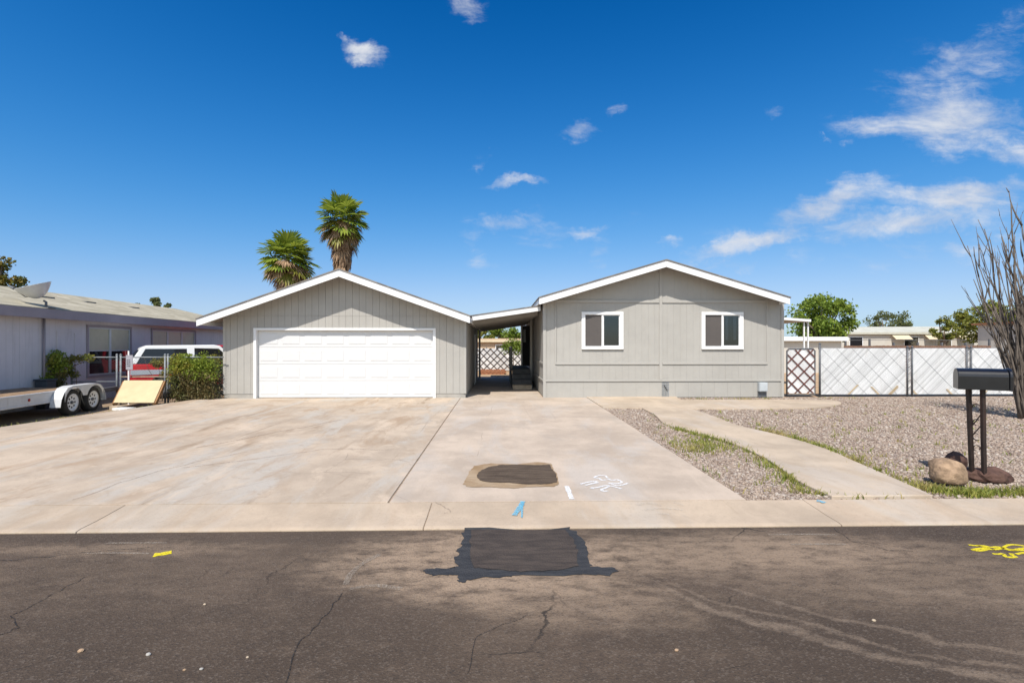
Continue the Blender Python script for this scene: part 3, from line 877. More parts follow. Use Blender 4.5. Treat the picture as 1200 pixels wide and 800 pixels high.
# windows
for i, (a, b) in enumerate(win):
    mb = MB(); fw = .115
    mb.box(a, b, YF - .03, YF + .03, wz0, wz0 + fw * .8); mb.box(a, b, YF - .03, YF + .03, wz1 - fw * .8, wz1)
    mb.box(a, a + fw, YF - .029, YF + .03, wz0 + fw * .8, wz1 - fw * .8); mb.box(b - fw, b, YF - .029, YF + .03, wz0 + fw * .8, wz1 - fw * .8)
    w = part('window', mb, 'vinyl', house, ('left sliding window reflecting blue sky', 'right sliding window with pale curtains behind dark glass')[i], bevel=.005)
    m = (a + b) / 2
    mb = MB(); mb.box(m - .028, m + .028, YF - .012, YF + .03, wz0 + fw * .8, wz1 - fw * .8)
    part('mullion', mb, 'vinyl', w, bevel=.004)
    mb = MB(); mb.box(a + fw, m - .028, YF + .012, YF + .02, wz0 + fw * .8, wz1 - fw * .8); part('insect_screen', mb, 'screen', w)
    mb = MB(); mb.box(m + .028, b - fw, YF + .03, YF + .036, wz0 + fw * .8, wz1 - fw * .8); part('pane', mb, 'pane', w)
    mb = MB()
    for xx in (m + .028, b - fw - .02): mb.box(xx, xx + .02, YF + .012, YF + .03, wz0 + fw * .8, wz1 - fw * .8)
    for zz in (wz0 + fw * .8, wz1 - fw * .8 - .02): mb.box(m + .048, b - fw - .02, YF + .012, YF + .03, zz, zz + .02)
    part('sash', mb, 'vinyl', w)
    if i == 1:
        for q in (.30, .80):
            x_ = m + .03 + (b - fw - m - .03) * q; mb = MB()
            for k in range(5): mb.prism([(x_ - .045 + k * .018, YF + .10 + .012 * (k % 2), wz0 + .28), (x_ - .027 + k * .018, YF + .10 + .012 * ((k + 1) % 2), wz0 + .28), (x_ - .027 + k * .018, YF + .10 + .012 * ((k + 1) % 2), wz1 - .1), (x_ - .045 + k * .018, YF + .10 + .012 * (k % 2), wz1 - .1)], (0, .004, 0))
            part('curtain', mb, 'curtain', w)
    mb = MB(); mb.box(a + .005, b - .005, YF - .045, YF - .031, wz0 - .004, wz0 + .03); part('sill', mb, 'vinyl', w, bevel=.004)
# crawl space grille
va, vb, v0, v1 = px_m(776), px_m(783.5), pz_m(464), pz_m(446)
mb = MB()
for k in range(5):
    x = va + (vb - va) * k / 4; mb.box(x - .008, x + .008, YF - .002, YF + .008, v0, v1)
for k in range(9):
    z = v0 + (v1 - v0) * k / 8; mb.box(va, vb, YF - .004, YF - .0025, z - .008, z + .008)
part('crawl_grille', mb, 'galv', house)
mb = MB(); mb.beam(P(778, 451, YF - .01), P(782, 457, YF - .01), .05, .01); part('grille_latch', mb, 'darksteel', house)
# utility box
ua, ub = px_m(887.5), px_m(897)
mb = MB(); mb.box(ua, ub, YF - .14, YF + .003, pz_m(458.5), pz_m(448)); ubx = part('utility_box', mb, 'boxgrey', house, 'small grey utility box', bevel=.01)
mb = MB(); mb.box(ua + .01, ub - .01, YF - .05, YF + .003, .0, pz_m(458.5)); part('box_conduit', mb, 'darksteel', ubx)
mb = MB(); mb.box(ua + .02, ub - .02, YF - .147, YF - .141, pz_m(457.5), pz_m(449)); part('box_cover', mb, 'boxgrey', ubx)
# entry door in the passage wall, storm door standing open
mb = MB(); mb.box(hl + .03, hl + .07, 22.0, 22.9, .7, 2.6); part('entry_door', mb, 'doordark', house)
mb = MB()
h0, h1 = Vector((hl - .03, 21.6, 0)), Vector((.98, 22.2, 0))
mb.prism([h0 + Vector((0, 0, .74)), h1 + Vector((0, 0, .74)), h1 + Vector((0, 0, 2.45)), h0 + Vector((0, 0, 2.45))], (.02, .03, 0))
sdr = part('storm_door', mb, 'doordark', house)
mb = MB(); mb.beam(h1 + Vector((0, 0, .73)), h1 + Vector((0, 0, 2.46)), .07, .06, (1, 0, 0)); part('door_stile', mb, 'white', sdr)
hm = h0.lerp(h1, .55); hm2 = h0.lerp(h1, .8)
mb = MB(); mb.prism([hm + Vector((-.012, -.02, 1.75)), hm2 + Vector((-.012, -.02, 1.75)), hm2 + Vector((-.012, -.02, 2.3)), hm + Vector((-.012, -.02, 2.3))], (.01, .01, 0)); part('door_light', mb, 'boxgrey', sdr)

# --- breezeway cover
bc = thing('breezeway_cover', 'low sloping flat roof with white front edge joining the garage to the house', 'patio cover', ((gr + hl) / 2, 20, 0))
b0, b1, b2, b3 = P(552, 371, 16.2), P(627, 358.5, 16.2), P(552, 377, 16.2), P(627, 364.5, 16.2)
zl, zr_ = b0.z, b1.z
mb = MB(); xa, xb = gr + .03, hl - .06
mb.prism([(xa, 16.24, zl - .11), (xb, 16.24, zr_ - .11), (xb, 16.24, zr_ - .012), (xa, 16.24, zl - .012)], (0, 10.2, 0))
part('roof', mb, 'soffit', bc)
mb = MB(); mb.prism([(xa, 16.2, zl - .15), (xb, 16.2, zr_ - .15), (xb, 16.2, zr_), (xa, 16.2, zl)], (0, .035, 0)); part('fascia', mb, 'white', bc, bevel=.004)
mb = MB(); mb.prism([(xa, 16.18, zl + .003), (xb, 16.18, zr_ + .003), (xb, 16.18, zr_ + .03), (xa, 16.18, zl + .03)], (0, 10.3, 0)); part('roofing', mb, 'shingle', bc)
for yy in np.arange(17.4, 26, 1.2):
    mb = MB(); mb.prism([(xa, yy, zl - .23), (xb, yy, zr_ - .23), (xb, yy, zr_ - .112), (xa, yy, zl - .112)], (0, .05, 0)); part('rafter', mb, 'soffit', bc)
mb = MB(); mb.box(hl - .16, hl - .07, 20.1, 20.19, 0, zr_ - .24); part('post', mb, 'trimgrey', bc, bevel=.005)
mb = MB(); mb.box(gr + .035, gr + .125, 24.7, 24.79, 0, zl - .12); part('post', mb, 'trimgrey', bc, bevel=.005)

# --- porch steps
st = thing('porch_steps', 'dark grey wooden porch steps with a lit bottom tread beside the house', 'steps', (.9, 20, 0))
sx0, sx1 = .50, hl - .17
for k in range(4):
    z = .16 + k * .175; y = 18.72 + k * .36
    mb = MB(); mb.box(sx0 - .02, sx1, y - .025, y + .37, z - .035, z)
    part('tread', mb, 'woodtan' if k == 0 else 'wooddark', st, bevel=.004)  # bottom step in paler boards: sunlight on the grey wood painted in
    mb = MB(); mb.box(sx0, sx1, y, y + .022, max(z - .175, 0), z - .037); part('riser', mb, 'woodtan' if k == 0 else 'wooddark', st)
mb = MB(); mb.box(sx0 - .05, sx1, 20.19, 23.6, .66, .70); part('deck', mb, 'wooddark', st)
mb = MB(); mb.prism([(sx0 - .04, 18.73, 0), (sx0 - .04, 23.6, 0), (sx0 - .04, 23.6, .655), (sx0 - .04, 20.22, .655), (sx0 - .04, 18.73, .12)], (.035, 0, 0)); part('stringer', mb, 'wooddark', st)
for yy in (20.3, 23.5):
    mb = MB(); mb.box(sx0 - .05, sx0 + .03, yy, yy + .08, .70, 1.52); part('rail_post', mb, 'blackmetal', st)
mb = MB(); mb.box(sx0 - .04, sx0 + .02, 20.3, 23.6, 1.52, 1.56); part('hand_rail', mb, 'blackmetal', st)

# --- side patio cover to the right of the house
pc = thing('side_patio_cover', 'small sloping patio cover on a white post at the right side of the house', 'patio cover', (hr + 1, 21, 0))
yy = 20.0
p0, p1 = P(917, 368, yy), P(950, 375, yy)
mb = MB(); mb.prism([(hr + .01, yy, p0.z - .06), (p1.x, yy, p1.z - .06), (p1.x, yy, p1.z), (hr + .01, yy, p0.z)], (0, 5.5, 0)); part('roof', mb, 'soffit', pc)
mb = MB(); mb.prism([(hr + .01, yy - .03, p0.z - .07), (p1.x, yy - .03, p1.z - .07), (p1.x, yy - .03, p1.z + .03), (hr + .01, yy - .03, p0.z + .03)], (0, .028, 0)); part('fascia', mb, 'white', pc)
for y2 in (yy + .1, yy + 5.2):
    for q in (0, .16):
        mb = MB(); mb.box(p1.x - .22 + q, p1.x - .17 + q, y2, y2 + .05, 0, p1.z - .05); part('post', mb, 'white', pc)

# ------------------------------------------------------------------ right side fence and gate
FY = 15.95
def slat_panel(mb, x0, x1, z0, z1, w, gap, sgn, y, th=.004, skip=0.0, rr=None):
    c = (x0 + z0) if sgn > 0 else (x0 - z1)
    cmax = (x1 + z1) if sgn > 0 else (x1 - z0)
    k = math.sqrt(2)
    while c < cmax:
        if R.random() >= skip:
            q = [(x0, z0), (x1, z0), (x1, z1), (x0, z1)]
            q = clip(q, 1, sgn, c + w * k); q = clip(q, -1, -sgn, -c) if q else q
            if len(q) >= 3:
                j = R.uniform(-.003, .003)
                mb.prism([(x, y + j, z) for x, z in q], (0, th, 0))
        c += (w + gap) * k
def fence_panel(t, x0, x1, z0, z1, y, label=None):
    mb = MB()
    slat_panel(mb, x0, x1, z0, z1, .052, .012, -1, y, skip=.012)
    slat_panel(mb, x0, x1, z0, z1, .4, .0, 1, y + .018)
    o = part('slat_panel', mb, 'slats', t, label)
    mb = MB()
    slat_panel(mb, x0, x1, z0, z1, .006, .34, 1, y - .012, .004, .15)
    part('fence_wire', mb, 'galv', o)
    for _ in range(int((x1 - x0) * 1.6)):
        x = R.uniform(x0 + .05, x1 - .4); h = R.uniform(.1, .32); s = R.choice((-1, 1))
        q = [(x, z0), (x + .07, z0), (x + .07 + s * h, z0 + h), (x + s * h, z0 + h)]
        q = clip(clip(q, 1, 0, x1), -1, 0, -x0)
        if len(q) > 2:
            mb = MB(); mb.prism([(a, y - .018, b) for a, b in q], (0, .004, 0)); part('weathered_slat', mb, 'slattan', o)
ft = P(1000, 408, FY).z
fz0 = .06
fx = [P(960, 440, FY).x, P(1062.5, 440, FY).x, P(1068, 440, FY).x, P(1132, 440, FY).x, P(1137, 440, FY).x, P(1262, 440, FY).x, P(1330, 440, FY).x]
gate = thing('fence_gate', 'narrow white slatted yard gate with reddish brown crossed lattice strips', 'gate', (P(939, 440, FY).x, FY, 0))
ga, gb_ = P(921, 440, FY).x, P(956, 440, FY).x
mb = MB(); slat_panel(mb, ga + .05, gb_ - .05, .1, ft - .04, .16, .006, 1, FY); part('gate_panel', mb, 'slats', gate)
mb = MB(); slat_panel(mb, ga + .05, gb_ - .05, .1, ft - .04, .035, .245, 1, FY - .03, .01); slat_panel(mb, ga + .05, gb_ - .05, .1, ft - .04, .035, .245, -1, FY - .018, .01)
part('lattice', mb, 'lattice', gate)
mb = MB()
mb.tube([(ga + .03, FY, .05), (ga + .03, FY, ft - .08), (ga + .09, FY, ft - .015), (gb_ - .09, FY, ft - .015), (gb_ - .03, FY, ft - .08), (gb_ - .03, FY, .05), (ga + .03, FY, .06)], .024, 8)
part('gate_frame', mb, 'darksteel', gate, smooth=True)
fen = thing('slat_fence', 'chain link fence woven with white diagonal slats across the gravel yard', 'fence', ((fx[0] + fx[-1]) / 2, FY, 0))
fence_panel(fen, fx[0] + .05, fx[1] - .03, fz0, ft, FY)
fence_panel(fen, fx[2] + .05, fx[3] - .03, fz0, ft, FY)
fence_panel(fen, fx[4] + .05, fx[5] - .03, fz0, ft, FY)
for a_, b_ in ((1, 2), (3, 4)):
    mb = MB(); slat_panel(mb, fx[a_] - .028, fx[b_] + .048, fz0, ft, .052, .012, -1, FY + .002); part('slat_panel', mb, 'slats', fen)
for i, x in enumerate(fx[:6]):
    mb = MB(); h = ft + (.12 if i == 0 else .02)
    mb.tube([(x, FY - .03, -.05), (x, FY - .03, h)], .033 if i == 0 else .027, 10); mb.lathe([(.036, 0), (.036, .03), (.0, .06)], Matrix.Translation((x, FY - .03, h)), 10)
    part('post', mb, 'darksteel', fen, smooth=True)
mb = MB(); mb.tube([(fx[0], FY + .04, ft - .01), (fx[5], FY + .04, ft - .01)], .02, 8); part('top_rail', mb, 'darksteel', fen, smooth=True)
for (a, b) in ((1, 2), (3, 4)):
    for z in np.arange(.25, ft, .22):
        mb = MB(); mb.beam((fx[a], FY - .05, z), (fx[b], FY - .05, z + .10), .012, .012); part('tie', mb, 'darksteel', fen)
    mb = MB(); mb.tube([(fx[a] + .09 * k, FY - .03, ft - .02 + .05 * math.sin(k * math.pi)) for k in (0, .5, 1)], .02, 6); part('post_loop', mb, 'darksteel', fen)

# ------------------------------------------------------------------ foliage helpers
def leaves(centers, rads, n_per, size, elong=1.6, up=.0, squash=1.0):
    C = np.repeat(np.array(centers), n_per, 0); r = np.repeat(np.array(rads), n_per)
    n = len(C)
    d = NR.normal(size=(n, 3)); d /= np.linalg.norm(d, axis=1)[:, None]
    rr = r * NR.random(n) ** .45
    p = C + d * rr[:, None] * np.array([1, 1, squash])
    a = NR.normal(size=(n, 3)); a[:, 2] += up; a /= np.linalg.norm(a, axis=1)[:, None]
    b = np.cross(a, NR.normal(size=(n, 3))); b /= np.linalg.norm(b, axis=1)[:, None]
    s = size * NR.uniform(.6, 1.35, n)[:, None]
    a = a * s * elong; b = b * s
    c = np.cross(a, b); c = c / np.linalg.norm(c, axis=1)[:, None] * s * .25
    V = np.stack([p - a * .5, p + b * .5 + c, p + a * .5, p - b * .5 + c], 1).reshape(-1, 3)
    Fc = np.arange(4 * n).reshape(-1, 4)
    return V, Fc
def merge(*vf):
    Vs, Fs, o = [], [], 0
    for V, Fc in vf: Vs.append(V); Fs.append(Fc + o); o += len(V)
    return np.concatenate(Vs), np.concatenate(Fs)

def tree(name, label, loc, h, cr, trunk_h, leafm, nclus=26, n_per=90, lsize=.14, squash=.75, group=None, seed=1, sparse=1.0, cz=None):
    rr = random.Random(seed)
    t = thing(name, label, 'tree', loc, 0, group)
    L = Vector(loc)
    czz = cz if cz else (trunk_h + h) / 2
    cv = (h - trunk_h) / 2
    cs, rs = [], []
    for _ in range(nclus):
        while True:
            d = Vector((rr.uniform(-1, 1), rr.uniform(-1, 1), rr.uniform(-1, 1)))
            if .35 < d.length < 1: break
        cs.append(L + Vector((d.x * cr * .85, d.y * cr * .85, czz + d.z * cv * .85)))
        rs.append(cr * rr.uniform(.16, .34) * sparse)
    mb = MB()
    tp = L + Vector((rr.uniform(-.2, .2), rr.uniform(-.2, .2), trunk_h + cv * .4))
    r0 = .035 * h + .05
    mb.tube([L - Vector((0, 0, .2)), L + Vector((rr.uniform(-.1, .1), 0, trunk_h * .5)), L + Vector((0, 0, trunk_h)), tp], [r0, r0 * .8, r0 * .65, r0 * .4], 8)
    for c in cs[::2]:
        b = L + Vector((0, 0, trunk_h * rr.uniform(.75, 1.1)))
        m = b.lerp(c, .5) + Vector((rr.uniform(-.2, .2), rr.uniform(-.2, .2), rr.uniform(.0, .3)))
        mb.tube([b, m, c], [r0 * .42, r0 * .25, r0 * .08], 6)
    part('trunk', mb, 'bark', t, smooth=True)
    V, Fc = leaves([c[:] for c in cs], rs, n_per, lsize, 1.5, 0, .85)
    npmesh('crown', V, Fc, leafm, t)
    return t

def gpt(px, Y): return (P(px, 400, Y).x, Y, -.02)
def topz(py, Y): return P(600, py, Y).z
tree('tree', 'bright green full crowned tree behind the side patio cover', gpt(964, 34), topz(343, 34), 2.15, 1.6, 'leaf_tree', 62, 120, .13, seed=31)
tree('tree', 'thin dull green tree above the cream trailer roof', gpt(1036, 62), topz(360, 62), 3.0, 2.6, 'leaf_dull', 22, 90, .16, seed=5, sparse=.85)
tree('tree', 'small leaning olive tree left of the bushy one by the bare shrub', gpt(1106, 36), topz(366, 36), 1.1, 1.9, 'leaf_olive', 16, 90, .11, seed=8)
tree('tree', 'wide bushy olive tree behind the tall bare shrub', gpt(1160, 40), topz(349, 40), 3.0, 1.8, 'leaf_olive', 40, 130, .14, seed=9)
tree('tree', 'rusty green pine like tree over the neighbour roof at the left edge', gpt(-8, 30), topz(297, 30), 1.75, 3.0, 'leaf_rust', 30, 160, .13, seed=12)
tree('tree', 'round green tree seen through the breezeway over the tan roof', gpt(592, 52), topz(379, 52), 2.0, 1.9, 'leaf_tree', 24, 110, .15, seed=14)
tree('tree', 'olive tree peeking past the garage back corner', gpt(566, 46), topz(384, 46), 1.0, 1.8, 'leaf_olive', 14, 90, .13, seed=15)
tree('tree', 'small green treetop just above the neighbour roof ridge', gpt(187, 46), topz(344, 46), 1.15, 2.0, 'leaf_dull', 40, 130, .12, seed=17, sparse=.9)
tree('tree', 'low sparse treetop beside the green one above the ridge', gpt(163, 48), topz(350, 48), 1.0, 2.4, 'leaf_dull', 26, 60, .12, seed=18, sparse=.8)

# fan palms
def palm(label, loc, hubz, rc, nfr, seed):
    rr = random.Random(seed)
    t = thing('palm_tree', label, 'palm tree', loc, 0, 'fan palms behind the garage')
    L = Vector(loc); hub = L + Vector((0, 0, hubz))
    mb = MB()
    mb.tube([L - Vector((0, 0, .2)), L + Vector((.03, 0, hubz * .4)), L + Vector((-.02, 0, hubz * .75)), hub - Vector((0, 0, .15))], [.30, .24, .22, .12], 12)
    part('trunk', mb, 'bark', t, smooth=True)
    def fan(Vs, Fs, org, az, elv, pet, blade, droop, spread=115, n=19):
        d = Vector((math.cos(az) * math.cos(elv), math.sin(az) * math.cos(elv), math.sin(elv)))
        side = Vector((-math.sin(az), math.cos(az), 0)); side = (side + Vector((0, 0, rr.uniform(-.35, .35)))).normalized()
        c = org + d * pet - Vector((0, 0, droop * pet * .35))
        d2 = (d - Vector((0, 0, droop * .55))).normalized()
        w = .012
        o = len(Vs); s = side * w
        Vs += [org + s, org - s, c - s, c + s]; Fs.append((o, o + 1, o + 2, o + 3))
        for k in range(n):
            th = rad(-spread + 2 * spread * (k + .5) / n); hw = rad(spread / n) * 1.02
            def at(a, r, dr): 
                v = c + (d2 * math.cos(a) + side * math.sin(a)) * r
                return v - Vector((0, 0, dr))
            ln = blade * (.78 + .22 * math.cos(th * .8)) * rr.uniform(.9, 1.08)
            dr = droop * ln * rr.uniform(.25, .6)
            fold = .03 * (1 if k % 2 else -1)
            o = len(Vs)
            Vs += [c, at(th - hw, ln * .70, dr * .45), at(th, ln, dr), at(th + hw, ln * .70, dr * .45 + fold)]
            Fs.append((o, o + 1, o + 2, o + 3))
    def group(name, n, e0, e1, mat, pet, bl, droop, zlo, zhi, spread=115):
        Vs, Fs = [], []
        for i in range(n):
            q = (i + rr.random()) / n
            az = i * 2.39996 + rr.uniform(-.3, .3)
            fan(Vs, Fs, hub + Vector((0, 0, zlo + (zhi - zlo) * q)), az, rad(e0 + (e1 - e0) * q), pet * rr.uniform(.8, 1.15), bl * rr.uniform(.85, 1.15), droop * rr.uniform(.7, 1.3), spread)
        npmesh(name, np.array([v[:] for v in Vs]), np.array(Fs), mat, t)
    group('fronds', nfr, -38, 76, 'palm', rc * .52, rc * .56, .38, .05, .12)
    group('inner_fronds', 10, 5, 80, 'palm', rc * .22, rc * .42, .3, -.05, .15)
    group('yellow_fronds', 8, -50, -12, 'palm_yellow', rc * .5, rc * .5, .6, -.45, 0)
    group('dead_fronds', 24, -68, 2, 'palm_dead', rc * .46, rc * .45, 1.0, -.75, .0, 60)
    # skirt of old hanging fronds against the trunk
    Vs, Fs = [], []
    for i in range(260):
        az = rr.uniform(0, 6.283); z = hub.z - rr.uniform(.2, 3.4); r = .30 + .42 * max(0, 1 - (hub.z - z) / 3.6) * rr.uniform(.5, 1)
        ln = rr.uniform(.5, 1.0); w = rr.uniform(.03, .11)
        p = Vector((L.x + math.cos(az) * r * .8, L.y + math.sin(az) * r * .8, z))
        s = Vector((-math.sin(az), math.cos(az), 0)) * w
        m = p + Vector((math.cos(az) * .14, math.sin(az) * .14, -ln * .5)); e = p + Vector((math.cos(az) * .02 + rr.uniform(-.06, .06), math.sin(az) * .02, -ln))
        o = len(Vs); Vs += [p - s * .5, p + s * .5, m + s, m - s]; Fs.append((o, o + 1, o + 2, o + 3))
        o = len(Vs); Vs += [m - s, m + s, e + s * .25, e - s * .25]; Fs.append((o, o + 1, o + 2, o + 3))
    npmesh('frond_skirt', np.array([v[:] for v in Vs]), np.array(Fs), 'palm_dead', t)
palm('taller fan palm with thick brown frond skirt above the garage ridge', gpt(401, 28), topz(257, 28), 1.48, 27, 21)
palm('shorter fan palm above the left slope of the garage roof', gpt(337, 29), topz(301, 29), 1.58, 29, 33)

# hedge, bushes
def bush(name, label, cat, cs, rs, n_per, size, leafm, twig_mat=None, twigs=(), base=(0, 0, 0), lower=None):
    t = thing(name, label, cat, base)
    V, Fc = leaves(cs, rs, n_per, size, 1.8, .5)
    npmesh('foliage', V, Fc, leafm, t)
    if lower:
        V, Fc = leaves(lower[0], lower[1], lower[2], size * .8, 2.6, 1.2)
        npmesh('dry_foliage', V, Fc, 'leaf_twig', t)
    mb = MB()
    for a, b, r in twigs:
        a, b = Vector(a), Vector(b)
        mb.tube([a, a.lerp(b, .5) + Vector((R.uniform(-.08, .08), R.uniform(-.05, .05), 0)), b], [r, r * .7, r * .3], 6)
    part('stems', mb, 'bark', t)
    return t
HY_ = 15.72
cs, rs, lo, lr, tw = [], [], [], [], []
for px in np.arange(207, 255, 3.0):
    x = P(px, 400, HY_).x
    for yy in (HY_ - .12, HY_ + .3):
        ztop = topz(418.5 + R.uniform(-6, 5) + 4 * max(0, (215 - px) / 15), HY_) - .02
        cs.append((x + R.uniform(-.05, .05), yy, ztop - .16)); rs.append(R.uniform(.10, .27))
        cs.append((x, yy, ztop - .42)); rs.append(.22)
        for z in (.2, .48, .75): lo.append((x, yy, z - .08)); lr.append(.24)
    tw.append(((x, HY_, -.1), (x + R.uniform(-.15, .15), HY_, 1.1), .022))
bush('hedge', 'green topped hedge with dry brown lower twigs against the garage corner', 'hedge', cs, rs, 125, .038, 'leaf_hedge', twigs=tw, base=(P(230, 400, HY_).x, HY_, 0), lower=(lo, lr, 95))
cs = [(P(p, 400, 15.9).x + R.uniform(-.1, .1), 15.9 + R.uniform(-.15, .15), topz(q, 15.9)) for p, q in ((184, 424), (188, 421), (193, 423), (191, 429), (197, 431), (197, 424), (182, 427), (195, 437))]
bush('vine', 'yellowing vine on the chain link fence left of the hedge', 'vine', cs, [.13] * len(cs), 110, .04, 'leaf_yellow', twigs=[((P(190, 400, 15.9).x, 15.9, -.1), (P(186, 400, 15.9).x, 15.9, .9), .015), ((P(186, 400, 15.9).x, 15.9, .4), (P(170, 400, 15.9).x, 15.8, 1.35), .010)], base=(P(188, 400, 15.9).x, 15.9, 0))
BY = 15.0
cs = [(P(p, 400, BY).x, BY + R.uniform(-.2, .2), topz(q, BY)) for p, q in ((52, 420), (58, 416), (64, 418), (70, 422), (55, 428), (62, 428), (68, 431), (74, 428), (50, 432), (66, 438), (60, 442))]
lo = [(P(p, 400, BY).x, BY + R.uniform(-.1, .1), topz(q, BY)) for p, q in ((62, 440), (68, 444), (64, 450), (72, 440), (70, 450), (66, 456))]
bush('bush', 'dark green bush with brown hanging twigs against the mauve house', 'bush', cs, [.19] * len(cs), 170, .04, 'leaf_hedge', twigs=[((P(64, 400, BY).x, BY, -.15), (P(58, 400, BY).x, BY, 1.2), .03), ((P(66, 400, BY).x, BY, -.15), (P(74, 400, BY).x, BY, 1.0), .025)], base=(P(62, 400, BY).x, BY, -.15), lower=(lo, [.17] * 6, 120))
cs = [(P(p, 400, 15.4).x, 15.4 + R.uniform(-.1, .1), topz(q, 15.4)) for p, q in ((78, 423), (84, 421), (90, 420), (96, 420), (102, 419), (108, 419), (82, 430), (86, 438), (79, 437))]
bush('vine', 'yellow green vine trailing along the fence rail beside the dark bush', 'vine', cs, [.13] * 7 + [.14, .14], 75, .04, 'leaf_yellow', twigs=[((P(84, 400, 15.4).x, 15.4, -.15), (P(88, 400, 15.4).x, 15.4, 1.1), .014), ((P(86, 400, 15.4).x, 15.4, 1.0), (P(112, 400, 15.4).x, 15.4, 1.22), .012)], base=(P(84, 400, 15.4).x, 15.4, -.15))
cs = [(P(p, 400, 31).x, 31 + R.uniform(-.2, .2), topz(q, 31)) for p, q in ((596, 404), (602, 402), (608, 404), (600, 408), (606, 409), (593, 408), (611, 407))]
bush('bush', 'leafy bush in front of the white lattice fence beyond the breezeway', 'bush', cs, [.4] * 7, 150, .07, 'leaf_tree', twigs=[((P(602, 400, 31).x, 31, -.02), (P(602, 400, 31).x, 31, 1.5), .04)], base=(P(602, 400, 31).x, 31, -.02))

# weeds
def blades(pts, h0, h1, w=.006):
    n = len(pts); pts = np.array(pts)
    a = NR.uniform(0, 2 * np.pi, n); h = NR.uniform(h0, h1, n); ln = NR.uniform(.15, .9, n) * h
    d = np.stack([np.cos(a), np.sin(a), np.zeros(n)], 1); b = NR.uniform(0, 2 * np.pi, n)
    s = np.stack([np.cos(b), np.sin(b), np.zeros(n)], 1) * (w * NR.uniform(.6, 1.4, n))[:, None]
    up = np.array([0, 0, 1.0])
    m = pts + d * (ln * .35)[:, None] + up * (h * .6)[:, None]; e = pts + d * ln[:, None] + up * h[:, None]
    V = np.stack([pts - s, pts + s, m + s * .8, m - s * .8, m - s * .8, m + s * .8, e + s * .1, e - s * .1], 1).reshape(-1, 3)
    return V, np.arange(8 * n).reshape(-1, 4)
wp = []
def weed_line(pix, wid, dens, jitter=1.0, dens_fn=None):
    w = [G(x, y) for x, y in smooth_poly(pix, 8)]
    for a, b in zip(w[:-1], w[1:]):
        L = (b - a).length; clump = R.random() ** 2
        for _ in range(int(dens * .52 * L * (.05 + 1.7 * clump))):
            t = R.random(); p = a.lerp(b, t)
            x, y = p.x + R.gauss(0, wid), p.y + R.gauss(0, wid)
            if in_poly(x, y, path_poly) and R.random() < .85: continue
            if y < YK + .01 or (x < DR + .02): continue
            wp.append((x, y, gz(y) - .02))
weed_line([(783, 498), (812, 507), (840, 514), (868, 522), (895, 535), (915, 550), (930, 563)], .06, 1700)
weed_line([(800, 515), (830, 522), (850, 524), (815, 528), (835, 512)], .16, 900)
weed_line([(880, 535), (900, 545), (925, 560), (940, 575)], .10, 500)
weed_line([(925, 575), (960, 578), (985, 581.5), (1020, 582), (1065, 581.5)], .022, 800)
weed_line([(888, 503), (915, 509), (965, 524), (1005, 541), (1060, 565), (1098, 580)], .06, 750)
weed_line([(890, 502), (905, 505), (925, 508)], .18, 450)
weed_line([(1085, 570), (1110, 577), (1150, 578), (1200, 577), (1230, 577)], .07, 4200)
weed_line([(800, 467.2), (830, 467.6), (860, 467.6), (890, 467.6), (902, 466.8)], .05, 240)
weed_line([(955, 466.8), (975, 466.6), (1010, 466.6)], .08, 120)
weed_line([(770, 500), (800, 530), (840, 562), (870, 578)], .05, 120)
weed_line([(1080, 560), (1040, 545), (960, 512)], .25, 90)
for _ in range(260):
    y = R.uniform(YK + .2, 14); x = R.uniform(DR + .1, y * 1.1)
    if not in_poly(x, y, path_poly):
        for _ in range(R.randint(2, 9)): wp.append((x + R.gauss(0, .03), y + R.gauss(0, .03), gz(y) - .02))
V1, F1 = blades(wp, .025, .095)
wl = []
for _ in range(2600):
    px = R.uniform(-20, 262); p = G(px, 500); Y = R.uniform(9.5, 16.3); x = edgeX(Y) - abs(R.gauss(0, .16)) - .02
    if R.random() < .5: wl.append((x, Y, -.15))
V2, F2 = blades(wl, .04, .14)
V, Fc = merge((V1, F1), (V2, F2))
tagp(npmesh('weeds', V, Fc, 'grass'), 'green and yellow weeds growing along the path edges and driveway side', 'weeds', kind='stuff')

# ------------------------------------------------------------------ mailbox
mp = G(1145, 563)
mx = thing('mailbox', 'black arched metal mailbox on two dark posts with scrollwork', 'mailbox', (mp.x, mp.y, mp.z))
ang = rad(-33)
MBX = Matrix.Translation((P(1150.5, 445, mp.y).x, mp.y, 0)) @ Matrix.Rotation(ang, 4, 'Z')
bz0, bz1 = P(1150, 456, mp.y).z, P(1150, 431.5, mp.y).z
W_, L_ = .31, .50
def arch(wd, z0, z1, n=10):
    r = wd / 2; hs = max(z1 - z0 - r * .62, .02)
    return [(-r, z0), (r, z0)] + [(r * math.cos(t), z0 + hs + (z1 - z0 - hs) * math.sin(t)) for t in (math.pi * k / n for k in range(n + 1))]
def arched(x0, x1, wd, z0, z1):
    m = MB(); m.prism([MBX @ Vector((x0, y, z)) for y, z in arch(wd, z0, z1)], MBX.to_3x3() @ Vector((x1 - x0, 0, 0))); return m
part('box_body', arched(-L_ / 2, L_ / 2 - .03, W_, bz0, bz1), 'blackmetal', mx, bevel=.006)
dr = part('box_door', arched(L_ / 2 - .028, L_ / 2 + .004, W_ + .02, bz0 - .004, bz1 + .01), 'blackmetal', mx, bevel=.008)
mb = MB(); mb.prism([MBX @ Vector((L_ / 2 + .005, y, z)) for y, z in ((-.03, bz1 - .07), (.03, bz1 - .07), (.02, bz1 - .02), (-.02, bz1 - .02))], MBX.to_3x3() @ Vector((.02, 0, 0))); part('handle', mb, 'blackmetal', dr)
pa, pb = P(1138.5, 500, mp.y + .05).x, P(1152.5, 500, mp.y - .05).x
